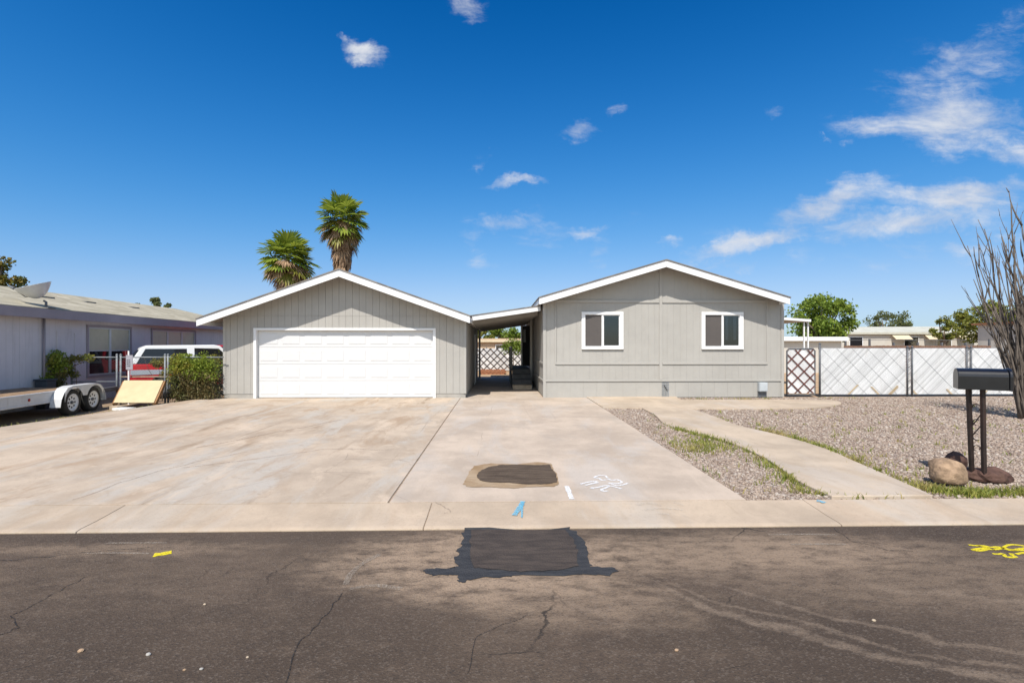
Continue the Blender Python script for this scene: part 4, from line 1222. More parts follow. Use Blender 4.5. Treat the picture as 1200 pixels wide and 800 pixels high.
A0, A1 = Vector((pa + .02, mp.y + .06, mp.z - .08)), Vector((pa - .03, mp.y + .06, bz0 - .003))
B0, B1 = Vector((pb + .01, mp.y - .05, mp.z - .08)), Vector((pb - .01, mp.y - .05, bz0 - .003))
for a, b in ((A0, A1), (B0, B1)):
    mb = MB(); mb.beam(a, b, .042, .042, (0, 1, 0)); part('post', mb, 'rustpost', mx, bevel=.004)
mb = MB()
def scroll(c, r, t0, t1, s=1):
    e = (B0 - A0).normalized()
    return [c + e * (r * (1 - .35 * k / 14) * math.cos(t0 + (t1 - t0) * k / 14)) * s + Vector((0, 0, r * (1 - .35 * k / 14) * math.sin(t0 + (t1 - t0) * k / 14))) for k in range(15)]
mid = lambda f: A0.lerp(B0, .5) * 0 + (A0.lerp(A1, f) + B0.lerp(B1, f)) / 2
for c, r, a, b, s in ((mid(.82), .05, -1.2, 3.6, 1), (mid(.66), .045, 1.0, 4.6, 1), (mid(.52), .05, 5.2, 1.2, 1), (mid(.40), .04, -1.0, 3.8, -1)):
    mb.tube(scroll(c, r, a, b, s), .006, 6)
mb.tube([A0.lerp(A1, .6), mid(.68), B0.lerp(B1, .78)], .007, 6); mb.tube([A0.lerp(A1, .5), mid(.58), B0.lerp(B1, .66)], .007, 6)
part('scrollwork', mb, 'rustpost', mx)

# rocks
def rock(name, label, loc, size, mat, seed, flat=1.0, sub=4):
    rr = random.Random(seed)
    bm = bmesh.new(); bmesh.ops.create_icosphere(bm, subdivisions=sub, radius=1)
    from mathutils import noise as mn
    for v in bm.verts:
        q = v.co.copy()
        k = 1 + flat * (.14 * mn.noise(q * 1.0 + Vector((seed, 0, 0))) + .05 * mn.noise(q * 2.4 + Vector((0, seed, 0)))) + .022 * mn.noise(q * 7) + (.16 * abs(mn.noise(q * 2.2 + Vector((seed, seed, 0)))) + .06 * mn.noise(q * 4) if flat > 1 else 0)
        v.co = Vector((q.x * size[0], q.y * size[1], q.z * size[2])) * k
        v.co.z = max(v.co.z, -size[2] * .55)
    me = bpy.data.meshes.new(name); bm.to_mesh(me); bm.free()
    me.materials.append(MAT[mat]); me.polygons.foreach_set('use_smooth', [sub > 3] * len(me.polygons))
    o = bpy.data.objects.new(name, me); COL.objects.link(o)
    o.location = loc; o.rotation_euler = (0, 0, rr.uniform(-.3, .3))
    return o
g0 = G(1120, 570)
tagp(rock('rock', None, (g0.x, g0.y + .12, g0.z + .13), (.20, .17, .175), 'rock_tan', 2, 1.3), 'large rounded tan boulder left of the mailbox posts', 'rock')
g1 = G(1173, 566)
tagp(rock('rock', None, (g1.x, g1.y + .15, g1.z + .06), (.25, .17, .105), 'rock_red', 7, 2.0, 3), 'flat jagged maroon rock right of the mailbox posts', 'rock')
g2 = G(1129, 552)
tagp(rock('rock', None, (g2.x, g2.y + .12, g2.z + .08), (.13, .12, .15), 'rock_red', 15, 1.8, 3), 'small dark rock tucked behind the tan boulder', 'rock')
for px, py, s, m, lab in ((95, 763, .016, 'rock_tan', 'pale tan pebble on the asphalt at the lower left'), (174, 767, .014, 'footing', 'grey pebble on the asphalt right of the pale tan one'),
                          (216, 785, .009, 'rock_tan', 'tiny tan pebble by the bottom edge, left of a pair'), (236, 784, .010, 'footing', 'tiny grey pebble by the bottom edge, right of a pair'),
                          (793, 762, .012, 'rock_tan', 'tan pebble inside the curved dusty tyre tracks'), (1024, 727, .012, 'woodtan', 'pale pebble alone on the right half of the road'),
                          (290, 770, .008, 'woodtan', 'very small pale pebble on the left of the road near the bottom'), (240, 708, .009, 'woodtan', 'small white pebble below the yellow dash')):
    p = G(px, py)
    s *= .8; tagp(rock('pebble', None, (p.x, p.y, p.z + s * .4), (s * 1.3, s, s * .8), m, R.randint(1, 99)), lab, 'pebble', 'loose pebbles on the road')

# tall bare shrub
ob = G(1203, 490)
oc = thing('bare_shrub', 'tall leafless shrub of many crooked grey stems rising from the gravel', 'shrub', (ob.x, ob.y, ob.z))
rr = random.Random(4)
mb = MB()
def stemline(p, d, L, r, depth=0):
    n = max(4, int(L / .3)); pts_ = [p.copy()]; d = d.normalized(); q = p.copy()
    for i in range(n):
        d = (d + Vector((rr.uniform(-.11, .11), rr.uniform(-.11, .11), rr.uniform(.0, .15)))).normalized()
        q = q + d * L / n; pts_.append(q.copy())
        if depth < 2 and i > n * .22 and rr.random() < (.34 if depth == 0 else .16):
            a = rr.uniform(0, 6.283)
            d2 = (d + Vector((math.cos(a), math.sin(a), .35)) * rr.uniform(.25, .55)).normalized()
            stemline(q.copy(), d2, L * rr.uniform(.18, .45) * (1 - i / n * .5), r * .62, depth + 1)
    rads_ = [r * (1 - .68 * k / n) * rr.uniform(.88, 1.14) for k in range(n + 1)]
    mb.tube(pts_, rads_, 6 if depth else 7)
for i in range(50):
    a = rr.uniform(0, 6.283); lean = rr.random() ** .8 * .20
    p = Vector((ob.x + math.cos(a) * .16 * rr.random(), ob.y + math.sin(a) * .16 * rr.random(), ob.z - .05))
    stemline(p, Vector((math.cos(a) * lean - .02, math.sin(a) * lean, 1)), rr.uniform(2.4, 4.7), rr.uniform(.014, .030))
for a, lean, L in ((3.2, .17, 2.9), (3.05, .14, 3.7), (3.5, .15, 4.2), (2.8, .10, 4.4), (3.3, .06, 4.9), (3.9, .16, 3.9), (3.14, .2, 2.6)):
    stemline(Vector((ob.x, ob.y, ob.z - .05)), Vector((math.cos(a) * lean, math.sin(a) * lean, 1)), L, .035)
part('stems', mb, 'stem', oc, smooth=True)

# ------------------------------------------------------------------ left neighbour
wd = Vector((-.08, 1, 0)).normalized(); wn = Vector((wd.y, -wd.x, 0))     # along the wall, outward (+x)
r0 = ray(0, 405); tt = 13.14
W0 = Vector((r0[0] * tt, r0[1] * tt, 0))
def wall_s(px):
    """distance along the neighbour wall of the point seen at px"""
    d = ray(px, 405); dv = Vector((d[0], d[1], 0))
    # solve t*dv = W0 + s*wd
    det = dv.x * (-wd.y) + wd.x * dv.y
    t = (W0.x * (-wd.y) + wd.x * W0.y) / det
    return (dv * t - W0).dot(wd), t
def wz(px, py): return CZ + (HY - py) / F * wall_s(px)[1]
nb = thing('mobile_home', 'mauve grey manufactured house with tan shingle roof along the left edge', 'house', (W0.x, W0.y, -.15))
NW = lambda s, d, z: tuple(W0 + wd * s + wn * d + Vector((0, 0, z)))
s0, s1 = -7.0, 15.0
zev = wz(100, 360.3 + 8.27)
ztopw = zev - .02
wins = [(wall_s(103)[0], wall_s(152)[0], wz(127, 438), wz(127, 384.5)), (wall_s(178)[0], wall_s(228)[0], wz(203, 414), wz(203, 388))]
mb = MB()
boards(mb, lambda u, d, z: NW(u, d - .02, z), s0, (wins[0][1] + wins[1][0]) / 2, -.15, lambda u: ztopw, .205, .006, .02, wins[0])
boards(mb, lambda u, d, z: NW(u, d - .02, z), (wins[0][1] + wins[1][0]) / 2, s1, -.15, lambda u: ztopw, .205, .006, .02, wins[1])
DW = 7.2
mb.prism([NW(s0 + .02, -.024, -.15), NW(s1 - .02, -.024, -.15), NW(s1 - .02, -.024, ztopw), NW(s0 + .02, -.024, ztopw)], wn * -(DW - .05))
part('wall', mb, 'nsiding', nb)
rise = .93; ov = .35
mb = MB()
ridge = zev + rise + .06
e_ = zev + .06 - ov * rise / (DW / 2) * .0
prof = [(ov, zev + .0), (-DW / 2, ridge - .02), (-DW - ov, zev + .0), (-DW - ov, zev + .06), (-DW / 2, ridge + .04), (ov, zev + .06)]
mb.prism([NW(s0 - .3, d, z) for d, z in prof], wd * (s1 - s0 + .6))
nroof = part('roof', mb, 'shingletan', nb)
mb = MB(); mb.prism([NW(s0 - .3, ov + .002, zev - .22), NW(s0 - .3, ov + .03, zev - .22), NW(s0 - .3, ov + .03, zev + .035), NW(s0 - .3, ov + .002, zev + .035)], wd * (s1 - s0 + .6)); part('fascia', mb, 'ntrim', nb)
mb = MB(); mb.prism([NW(s0 - .3, 0.002, zev - .2), NW(s0 - .3, ov, zev - .2), NW(s0 - .3, ov, zev - .17), NW(s0 - .3, .002, zev - .17)], wd * (s1 - s0 + .6)); part('soffit', mb, 'ntrim', nb)
for gs in (s0, s1 - .1):
    mb = MB(); mb.prism([NW(gs + .02, -.05, ztopw - .02), NW(gs + .02, -DW + .05, ztopw - .02), NW(gs + .02, -DW / 2, ridge - .05)], wd * .06); part('gable_wall', mb, 'nsiding', nb)
for px, py in ((128, 356.5), (170, 358.5), (214, 364.5)):
    s = wall_s(px)[0]
    mb = MB(); d = -DW * .30
    z = zev + .06 + rise * .60
    mb.prism([NW(s - .25, d + .3, z - .12), NW(s + .25, d + .3, z - .12), NW(s + .25, d + .3, z + .03), NW(s - .25, d + .3, z + .03)], wn * -.4)
    part('roof_vent', mb, 'darksteel', nroof)
def nwin(a, b, z0, z1, n):
    mb = MB(); w = .075
    def fr(u0, u1, v0, v1, d0=.004, d1=.035): mb.prism([NW(u0, d0, v0), NW(u1, d0, v0), NW(u1, d0, v1), NW(u0, d0, v1)], wn * (d1 - d0))
    fr(a - w, b + w, z0 - w, z0); fr(a - w, b + w, z1, z1 + w); fr(a - w, a, z0, z1); fr(b, b + w, z0, z1)
    o = part('window', mb, 'ntrim', nb)
    for k in range(n):
        u0, u1 = a + (b - a) * k / n, a + (b - a) * (k + 1) / n
        zm = (z0 + z1) / 2 if n == 2 else z0
        mb = MB()
        if n == 2: mb.prism([NW(u0 + .05, -.016, z0 + .04), NW(u1 - .05, -.016, z0 + .04), NW(u1 - .05, -.016, zm), NW(u0 + .05, -.016, zm)], wn * .006); part('pane', mb, 'panedark', o)
        mb = MB(); mb.prism([NW(u0 + .05, -.016, zm + .03), NW(u1 - .05, -.016, zm + .03), NW(u1 - .05, -.016, z1 - .04), NW(u0 + .05, -.016, z1 - .04)], wn * .006); part('pane', mb, 'blind', o, 'pane with a closed blind')
        mb = MB()
        def fr2(p0, p1, q0, q1): mb.prism([NW(p0, -.008, q0), NW(p1, -.008, q0), NW(p1, -.008, q1), NW(p0, -.008, q1)], wn * .02)
        fr2(u0, u0 + .05, z0, z1); fr2(u1 - .05, u1, z0, z1); fr2(u0 + .05, u1 - .05, z0, z0 + .04); fr2(u0 + .05, u1 - .05, z1 - .04, z1)
        if n == 2: fr2(u0 + .05, u1 - .05, zm, zm + .03)
        part('sash', mb, 'boxgrey', o)
nwin(*wins[0], 2); nwin(*wins[1], 3)
pa_, pb_ = wall_s(66)[0], wall_s(88)[0]
mb = MB()
for u0, u1, z0, z1 in ((pa_, pa_ + .05, .2, wz(77, 388)), (pb_ - .05, pb_, .2, wz(77, 388)), (pa_ + .05, pb_ - .05, wz(77, 388) - .05, wz(77, 388))):
    mb.prism([NW(u0, .002, z0), NW(u1, .002, z0), NW(u1, .002, z1), NW(u0, .002, z1)], wn * .02)
part('panel_frame', mb, 'nsiding', nb)
sp_ = wall_s(49)[0]
mb = MB(); mb.tube([NW(sp_, .06, .3), NW(sp_, .06, zev - .21)], .03, 8); part('service_pipe', mb, 'ntrim', nb, smooth=True)
# satellite dish on the roof edge
zd = zev + .08
db = Vector(NW(wall_s(44)[0], .22, zd))
sd_ = thing('satellite_dish', 'grey satellite dish on a mast at the roof edge of the mauve house', 'satellite dish', db)
c = P(45.5, 349, db.y)
mb = MB(); mb.tube([db + Vector((0, 0, -.02)), db + Vector((0, 0, .16)), c + Vector((.10, .05, -.08))], [.03, .03, .028], 8); part('mast', mb, 'darksteel', sd_, smooth=True)
mb = MB(); mb.box(db.x - .16, db.x + .16, db.y - .12, db.y + .12, db.z - .02, db.z + .012); part('mount_plate', mb, 'darksteel', sd_)
ax = Vector((-.22, -.26, .94)).normalized()
Mx = Matrix.Translation(c) @ ax.to_track_quat('Z', 'Y').to_matrix().to_4x4()
mb = MB(); R0 = .40
mb.lathe([(0.001, 0)] + [(R0 * k / 8, .36 * (k / 8) ** 2) for k in range(1, 9)] + [(R0 + .012, .365)] + [(R0 * k / 8, .36 * (k / 8) ** 2 - .012) for k in range(8, 0, -1)] + [(.001, -.012)], Mx, 32); part('reflector', mb, 'dishgrey', sd_, smooth=True)
lnb = c + Vector((-.55, -.2, .27))
mb = MB(); mb.tube([Mx @ Vector((R0 * .2, R0 * .2, .0)), c + Vector((-.28, -.1, .02)), lnb], .014, 6); part('feed_arm', mb, 'darksteel', sd_)
mb = MB(); mb.tube([lnb - Vector((.06, 0, -.03)), lnb + Vector((.06, 0, -.03))], [.03, .045], 8); part('receiver', mb, 'darksteel', sd_)

# bin
bp = P(53, 450, 14.6)
bn = thing('trash_bin', 'small dark plastic bin standing under the bush by the mauve wall', 'bin', (bp.x, 14.6, -.15))
mb = MB(); zb_ = P(53, 446, 14.6).z
mb.prism([(bp.x - .13, 14.45, -.15), (bp.x + .13, 14.45, -.15), (bp.x + .17, 14.45, zb_), (bp.x - .17, 14.45, zb_)], (0, .32, 0)); part('bin_body', mb, 'trash', bn, bevel=.02)
mb = MB(); mb.box(bp.x - .19, bp.x + .19, 14.43, 14.79, zb_ + .003, zb_ + .05); part('lid', mb, 'trash', bn, bevel=.015)

# chain link fence on the left
LY = 15.62
clf = thing('chain_link_fence', 'grey steel chain link fence between the mauve house and the garage', 'fence', (P(150, 440, LY).x, LY, -.15))
cx_ = [P(p, 430, LY).x for p in (84, 137, 141.5, 197, 262)]
zt1, zb1 = P(150, 418.5, LY).z, P(150, 447, LY).z
for x in cx_[:4] + [P(193.5, 430, LY).x]:
    mb = MB(); mb.tube([(x, LY, -.2), (x, LY, zt1 + .06)], .028, 10); mb.lathe([(.034, 0), (.034, .02), (.001, .05)], Matrix.Translation((x, LY, zt1 + .06)), 10)
    part('post', mb, 'galv', clf, smooth=True)
for a, b in ((0, 1), (2, 3), (3, 4)):
    mb = MB(); mb.tube([(cx_[a], LY, zt1), (cx_[b], LY, zt1)], .019, 8); part('rail', mb, 'galv', clf, smooth=True)
mb = MB(); mb.tube([(cx_[0], LY, zb1), (cx_[1], LY, zb1)], .017, 8); part('rail', mb, 'galv', clf, smooth=True)
mb = MB(); mb.tube([(cx_[2], LY, P(150, 441.5, LY).z), (P(209, 440, LY).x, LY, P(150, 441.5, LY).z)], .019, 8); part('rail', mb, 'woodtan', clf, smooth=True)
mb = MB(); zA, zB_ = -.12, zt1
for sgn in (1, -1):
    slat_panel(mb, cx_[0], cx_[4], zA, zB_, .0020, .058, sgn, LY - .025 + .004 * sgn, .002)
part('wire_mesh', mb, 'darksteel', clf)
# sign on a white stake
sg = P(151.5, 424, LY - .12)
sgt = thing('sign', 'small grey notice sign with dark lettering on a white stake by the fence', 'sign', (sg.x, sg.y, -.15))
mb = MB(); mb.box(sg.x - .06, sg.x - .02, sg.y + .02, sg.y + .05, -.2, P(150, 411, sg.y).z); part('stake', mb, 'white', sgt)
mb = MB(); mb.box(sg.x - .10, sg.x + .10, sg.y, sg.y + .012, P(150, 433, sg.y).z, P(150, 416, sg.y).z); sb = part('sign_plate', mb, painted('sign_grey', (.33, .32, .36), .05, 5, .5), sgt)
mb = MB(); zz = P(150, 421.5, sg.y).z
for r, (ws) in enumerate(((.05, .03), (.04, .05), (.06, .03), (.03, .06))):
    x = sg.x - .075
    for w in ws: mb.box(x, x + w, sg.y - .003, sg.y - .001, zz - r * .058 - .022, zz - r * .058); x += w + .015
part('lettering', mb, 'doordark', sb)
# leaning plywood sheet
pw = thing('plywood_sheet', 'yellow plywood sheet leaning in front of the chain link fence', 'plywood', (P(160, 470, 14.9).x, 14.9, -.15))
q0, q1, q2, q3 = P(133, 471.5, 14.55), P(180, 471.5, 14.55), P(191.5, 445.5, 15.35), P(145.5, 445.5, 15.35)
nrm = (q1 - q0).cross(q3 - q0).normalized()
mb = MB(); mb.prism([q0, q1, q2, q3], -nrm * .02); part('sheet', mb, 'ply', pw)
mb = MB(); mb.beam(q1 - nrm * .07, q2 - nrm * .07, .09, .09, nrm); mb.beam(q0 - nrm * .07, q3 - nrm * .07, .09, .09, nrm); part('back_brace', mb, 'plyedge', pw)
for nm, lab, (xa, xb), yy, zz, m in (('board_offcut', 'short bare timber offcut lying by the trailer wheel', (128, 140), 14.3, .05, 'woodtan'), ('board_offcut', 'pale broken board lying in front of the plywood sheet', (131, 152), 14.1, .02, 'white')):
    a, b = P(xa, 470, yy), P(xb, 470, yy)
    mb = MB(); mb.prism([(a.x, yy, -.15), (b.x, yy - .1, -.15), (b.x + .05, yy + .18, -.15), (a.x + .05, yy + .25, -.15)], (0, 0, .045 + zz)); tagp(part(nm, mb, m, base=(a.x, yy, -.15), bevel=.004), lab, 'board')

# trailer
ta = math.atan2(.985, -.17)
w1 = P(79.8, 471, 13.25)
lat = Vector((math.cos(ta + math.pi / 2), math.sin(ta + math.pi / 2), 0))
TG = -.17
tr = thing('utility_trailer', 'white flatbed utility trailer with twin wheels and plank deck beside the driveway', 'trailer', (w1.x + lat.x * 1.0, w1.y + lat.y * 1.0, TG), ta)
def tl(name, mb, m, p=None, **k): return part(name, mb, m, p or tr, local=True, **k)
for k in range(9):
    mb = MB() if k == 0 else mb
    y = -.84 + k * .188
    mb.box(-3.5, 1.25, y, y + .176, .60, .635)
tl('deck', mb, 'deckwood')
for y in (-.90, .86):
    mb = MB(); mb.box(-3.5, 1.3, y, y + .04, .38, .66); mb.box(-3.5, 1.3, y - .012, y - .001, .62, .655); mb.box(-3.5, 1.3, y - .012, y - .001, .385, .42); tl('side_rail', mb, 'trailerwhite', bevel=.004)
for x in (-3.45, -1.8, -.6, .4, 1.2):
    mb = MB(); mb.box(x, x + .06, -.86, .86, .48, .595); tl('cross_member', mb, 'darksteel')
for x in (0, .86):
    mb = MB(); mb.tube([(x, -.95, .335), (x, .95, .335)], .04, 8); tl('axle', mb, 'darksteel')
mb = MB(); mb.box(1.3, 2.35, -.95, -.85, .44, .56); mb.beam((1.3, -.7, .5), (2.6, 0, .5), .08, .1); mb.beam((1.3, .7, .5), (2.6, 0, .5), .08, .1); tl('tongue', mb, 'darksteel')
mb = MB(); mb.tube([(2.15, -.9, .50), (2.4, -.9, .50), (2.42, -.9, .40)], [.05, .045, .04], 8); tl('coupler', mb, 'plyedge')
mb = MB(); mb.box(-2.3, -2.2, -.917, -.903, .47, .57); tl('reflector', mb, 'darksteel')
mb = MB(); mb.lathe([(.035, 0), (.035, .012), (.001, .016)], Matrix.Translation((-1.2, -.902, .52)) @ Matrix.Rotation(rad(90), 4, 'X'), 12); tl('reflector', mb, 'lampred')
for sy in (-1, 1):
    arcp = [(-.52, .26), (-.48, .44), (-.38, .60), (-.24, .71), (-.05, .745), (.91, .745), (1.10, .71), (1.24, .60), (1.34, .44), (1.38, .26)]
    yo, yi = sy * 1.14, sy * .905
    mb = MB()
    for (xa, za), (xb, zb2) in zip(arcp[:-1], arcp[1:]):
        n_ = Vector((-(zb2 - za), 0, xb - xa)).normalized() * .012
        mb.prism([(xa, yi, za), (xb, yi, zb2), (xb + n_.x, yi, zb2 + n_.z), (xa + n_.x, yi, za + n_.z)], (0, yo - yi, 0))
    def arcpts(cx, r, a0, a1, n): return [(cx + r * math.cos(rad(a0 + (a1 - a0) * k / n)), .335 + r * math.sin(rad(a0 + (a1 - a0) * k / n))) for k in range(n + 1)]
    low = arcpts(0, .375, 190, 22, 10) + arcpts(.86, .375, 158, -10, 10)
    # outer skirt in convex strips between the arch line and the fender top
    def topat(x):
        for (xa, za), (xb, zb2) in zip(arcp[:-1], arcp[1:]):
            if xa <= x <= xb: return za + (zb2 - za) * (x - xa) / (xb - xa)
        return arcp[0][1]
    lows = [(x, z) for x, z in low if z > .3]
    for (xa, za), (xb, zb2) in zip(lows[:-1], lows[1:]):
        mb.prism([(xa, yo, za), (xb, yo, zb2), (xb, yo, topat(xb)), (xa, yo, topat(xa))], (0, sy * .008, 0))
    tl('fender', mb, 'trailerwhite')
    for x in (0, .86):
        M_ = Matrix.Translation((x, sy * 1.02, .335)) @ Matrix.Rotation(rad(90) * (1 if sy < 0 else -1), 4, 'X')
        mb = MB(); mb.lathe([(.20, -.09), (.29, -.10), (.325, -.08), (.335, -.04), (.335, .04), (.325, .08), (.29, .10), (.215, .09), (.205, .06)], M_, 36, False)
        wh = tl('wheel', mb, 'rubber', smooth=True)
        mb = MB(); mb.lathe([(.001, .05), (.05, .05), (.06, .05), (.12, .06), (.165, .05), (.185, .07), (.222, .094), (.21, .04), (.21, -.05)], M_, 36); rm = tl('rim', mb, 'rimwhite', wh, smooth=True)
        mb = MB()
        for k in range(8):
            a = 2 * math.pi * k / 8
            mb.lathe([(.024, .034), (.024, .0635), (.0, .064)], M_ @ Matrix.Translation((.125 * math.cos(a), .125 * math.sin(a), 0)), 8)
        tl('rim_holes', mb, 'dark', rm)
        mb = MB(); mb.lathe([(.04, .03), (.04, .08), (.03, .09), (.001, .09)], M_, 14); tl('hub_cap', mb, 'darksteel', rm)

# ------------------------------------------------------------------ SUVs behind the hedge
def suv(label, loc, ang_, cab, roofm, stripe):
    t = thing('suv', label, 'suv', loc, ang_)
    def pl(n, mb, m, p=None, **k): return part(n, mb, m, p or t, local=True, **k)
    W = .84
    def arcn(cx, r=.40): return [(cx + r * math.cos(rad(a)), .36 + r * math.sin(rad(a))) for a in range(190, -11, -20)]
    side = [(.0, .42), (.42, .36)] + arcn(.95)[0:0]
    lower = [(0.02, .45)] + arcn(.95) + arcn(3.35) + [(4.25, .45), (4.32, .62), (4.28, .98), (3.2, 1.10), (3.05, 1.13), (.03, 1.13), (0, .95)]
    mb = MB()
    # body side as convex strips, so the wheel arches stay open
    xs_ = [0.0, .2, .4, .55] + [.55 + .08 * k for k in range(1, 11)] + [1.6, 2.2, 2.7, 2.95] + [2.95 + .08 * k for k in range(1, 11)] + [3.95, 4.15, 4.32]
    def bot(x):
        z = .40
        for cx in (.95, 3.35):
            if abs(x - cx) < .40: z = max(z, .36 + math.sqrt(.16 - (x - cx) ** 2))
        return z
    def topb(x):
        if x <= 3.05: return 1.13 - (0.03 if x < .02 else 0)
        return 1.13 - (x - 3.05) / 1.27 * .17
    ring = [[(x, s * (W - (.03 if z < .6 else 0) - (.05 if x < .01 or x > 4.3 else 0)), z) for s, z in ((-1, bot(x)), (-1, max(bot(x) + .02, .85)), (-1, topb(x)), (1, topb(x)), (1, max(bot(x) + .02, .85)), (1, bot(x)))] for x in xs_]
    vs = [v for r in ring for v in r]; n = 6
    mb.add(vs, [(i * n + k, i * n + (k + 1) % n, (i + 1) * n + (k + 1) % n, (i + 1) * n + k) for i in range(len(ring) - 1) for k in range(n)] + [tuple(range(n))[::-1], tuple(range(len(vs) - n, len(vs)))])
    body = pl('body', mb, 'carred', bevel=.02)
    # cabin
    b_ = [(.02, 1.132), (.34, 1.66), (.52, 1.74), (2.42, 1.76), (2.60, 1.72), (3.18, 1.132)]
    mb = MB()
    inn = lambda z: W - .02 - (z - 1.13) * .16
    L_s = [(x, -inn(z), z) for x, z in b_]; R_s = [(x, inn(z), z) for x, z in b_]
    m = len(b_)
    mb.add(L_s + R_s, [tuple(range(m)), tuple(range(m, 2 * m))[::-1]] + [(i, m + i, m + (i + 1) % m, (i + 1) % m) for i in range(m)])
    pl('cabin', mb, roofm, bevel=.03)
    def sidewin(pts):
        for s in (-1, 1):
            mb = MB(); pp = [(x, s * (inn(z) + .004), z) for x, z in pts]
            mb.prism(pp, (0, s * .004, 0)); pl('side_window', mb, 'carglass')
    sidewin([(.21, 1.145), (1.60, 1.145), (1.60, 1.63), (.46, 1.63)])
    sidewin([(1.82, 1.145), (3.02, 1.145), (2.55, 1.63), (1.82, 1.65)])
    mb = MB(); mb.prism([(2.68, -.66, 1.66), (2.68, .66, 1.66), (3.10, .74, 1.21), (3.10, -.74, 1.21)], (.05, 0, .04)); pl('windscreen', mb, 'carglass')
    mb = MB(); mb.prism([(.07, -.7, 1.22), (.07, .7, 1.22), (.29, .62, 1.58), (.29, -.62, 1.58)], (-.03, 0, .018)); pl('rear_window', mb, 'carglass')
    if stripe:
        for s in (-1, 1):
            mb = MB(); mb.box(.06, 4.2, *(sorted((s * (W + .001), s * (W + .006)))), .79, .95); pl('side_stripe', mb, 'carsilver')
    for x, nm in ((-.10, 'rear_bumper'), (4.30, 'front_bumper')):
        mb = MB(); mb.box(x, x + .13, -.82, .82, .42, .58); pl(nm, mb, 'galv', bevel=.02)
    for s in (-1, 1):
        mb = MB(); mb.box(-.012, .03, s * .74 - .07, s * .74 + .07, .70, 1.02); pl('tail_light', mb, 'lampred', bevel=.01)
        mb = MB(); mb.box(4.28, 4.325, s * .6 - .12, s * .6 + .12, .70, .86); pl('headlight', mb, 'dishgrey', bevel=.01)
        mb = MB(); mb.box(1.95, 2.07, *(sorted((s * (W + .002), s * (W + .02)))), 1.0, 1.03); pl('door_handle', mb, 'galv')
        mb = MB(); mb.box(2.92, 3.02, *(sorted((s * (W + .01), s * (W + .20)))), 1.16, 1.30); pl('side_mirror', mb, 'trash', bevel=.02)
        for x in (.95, 3.35):
            M_ = Matrix.Translation((x, s * .74, .34)) @ Matrix.Rotation(rad(90) * (1 if s < 0 else -1), 4, 'X')
            mb = MB(); mb.lathe([(.2, -.09), (.31, -.09), (.34, -.05), (.34, .06), (.31, .09), (.21, .085)], M_, 28, False); wl_ = pl('wheel', mb, 'rubber', smooth=True)
            mb = MB(); mb.lathe([(.001, .06), (.07, .07), (.12, .05), (.20, .09), (.2, .0)], M_, 24); pl('rim', mb, 'galv', wl_, smooth=True)
    return t
sa = math.atan2(.60, .80)
def suv_at(px, Y): return (P(px, 400, Y).x, Y)
p = suv_at(148, 16.6); nrm2 = Vector((-math.sin(sa), math.cos(sa)))
suv('red sport utility vehicle with white roof and silver side stripe behind the hedge', (p[0] + nrm2.x * .84 + .05, p[1] + nrm2.y * .84, -.13), sa, 'carred', 'carwhite', True)
p = suv_at(238, 21.0)
suv('all red vehicle barely showing between the white roofed one and the garage', (p[0] + nrm2.x * .84, p[1] + nrm2.y * .84, -.12), sa, 'carred', 'carred', False)

# ------------------------------------------------------------------ background beyond the yards
BF = 33.0
lf = thing('lattice_fence', 'white fence with dark crossed lattice seen through the breezeway', 'fence', (0, BF, 0))
xa, xb = P(535, 400, BF).x, P(640, 400, BF).x; z1_ = topz(408, BF)
mb = MB(); slat_panel(mb, xa, xb, .02, z1_, .2, .006, 1, BF); part('fence_panel', mb, 'slats', lf)
mb = MB(); slat_panel(mb, xa, xb, .02, z1_, .05, .26, 1, BF - .03, .012); slat_panel(mb, xa, xb, .02, z1_, .05, .26, -1, BF - .017, .012); part('lattice', mb, 'latticedark', lf)
for x in np.linspace(xa, xb, 4):
    mb = MB(); mb.box(x - .05, x + .05, BF + .02, BF + .12, -.02, z1_ + .05); part('post', mb, 'darksteel', lf)
pl_ = thing('brick_planter', 'low red brick planter on the dirt beyond the breezeway', 'planter', (P(577, 436, 29).x, 29, -.02))
a, b = P(564, 430, 29).x, P(590, 430, 29).x
mb = MB()
for row in range(3):
    x = a - (.11 if row % 2 else 0)
    while x < b: mb.box(x, x + .205, 28.9, 29.0, -.02 + row * .085, .058 + row * .085); mb.box(x, x + .205, 29.9, 30.0, -.02 + row * .085, .058 + row * .085); x += .22
    for xx in (a - .05, b + .05):
        for yq in np.arange(29.02, 29.85, .22): mb.box(xx - .05, xx + .05, yq, yq + .2, -.02 + row * .085, .058 + row * .085)
part('brick_wall', mb, 'brick', pl_)
mb = MB(); mb.box(a, b, 29.02, 29.88, -.02, .14); part('soil', mb, 'dirt', pl_)

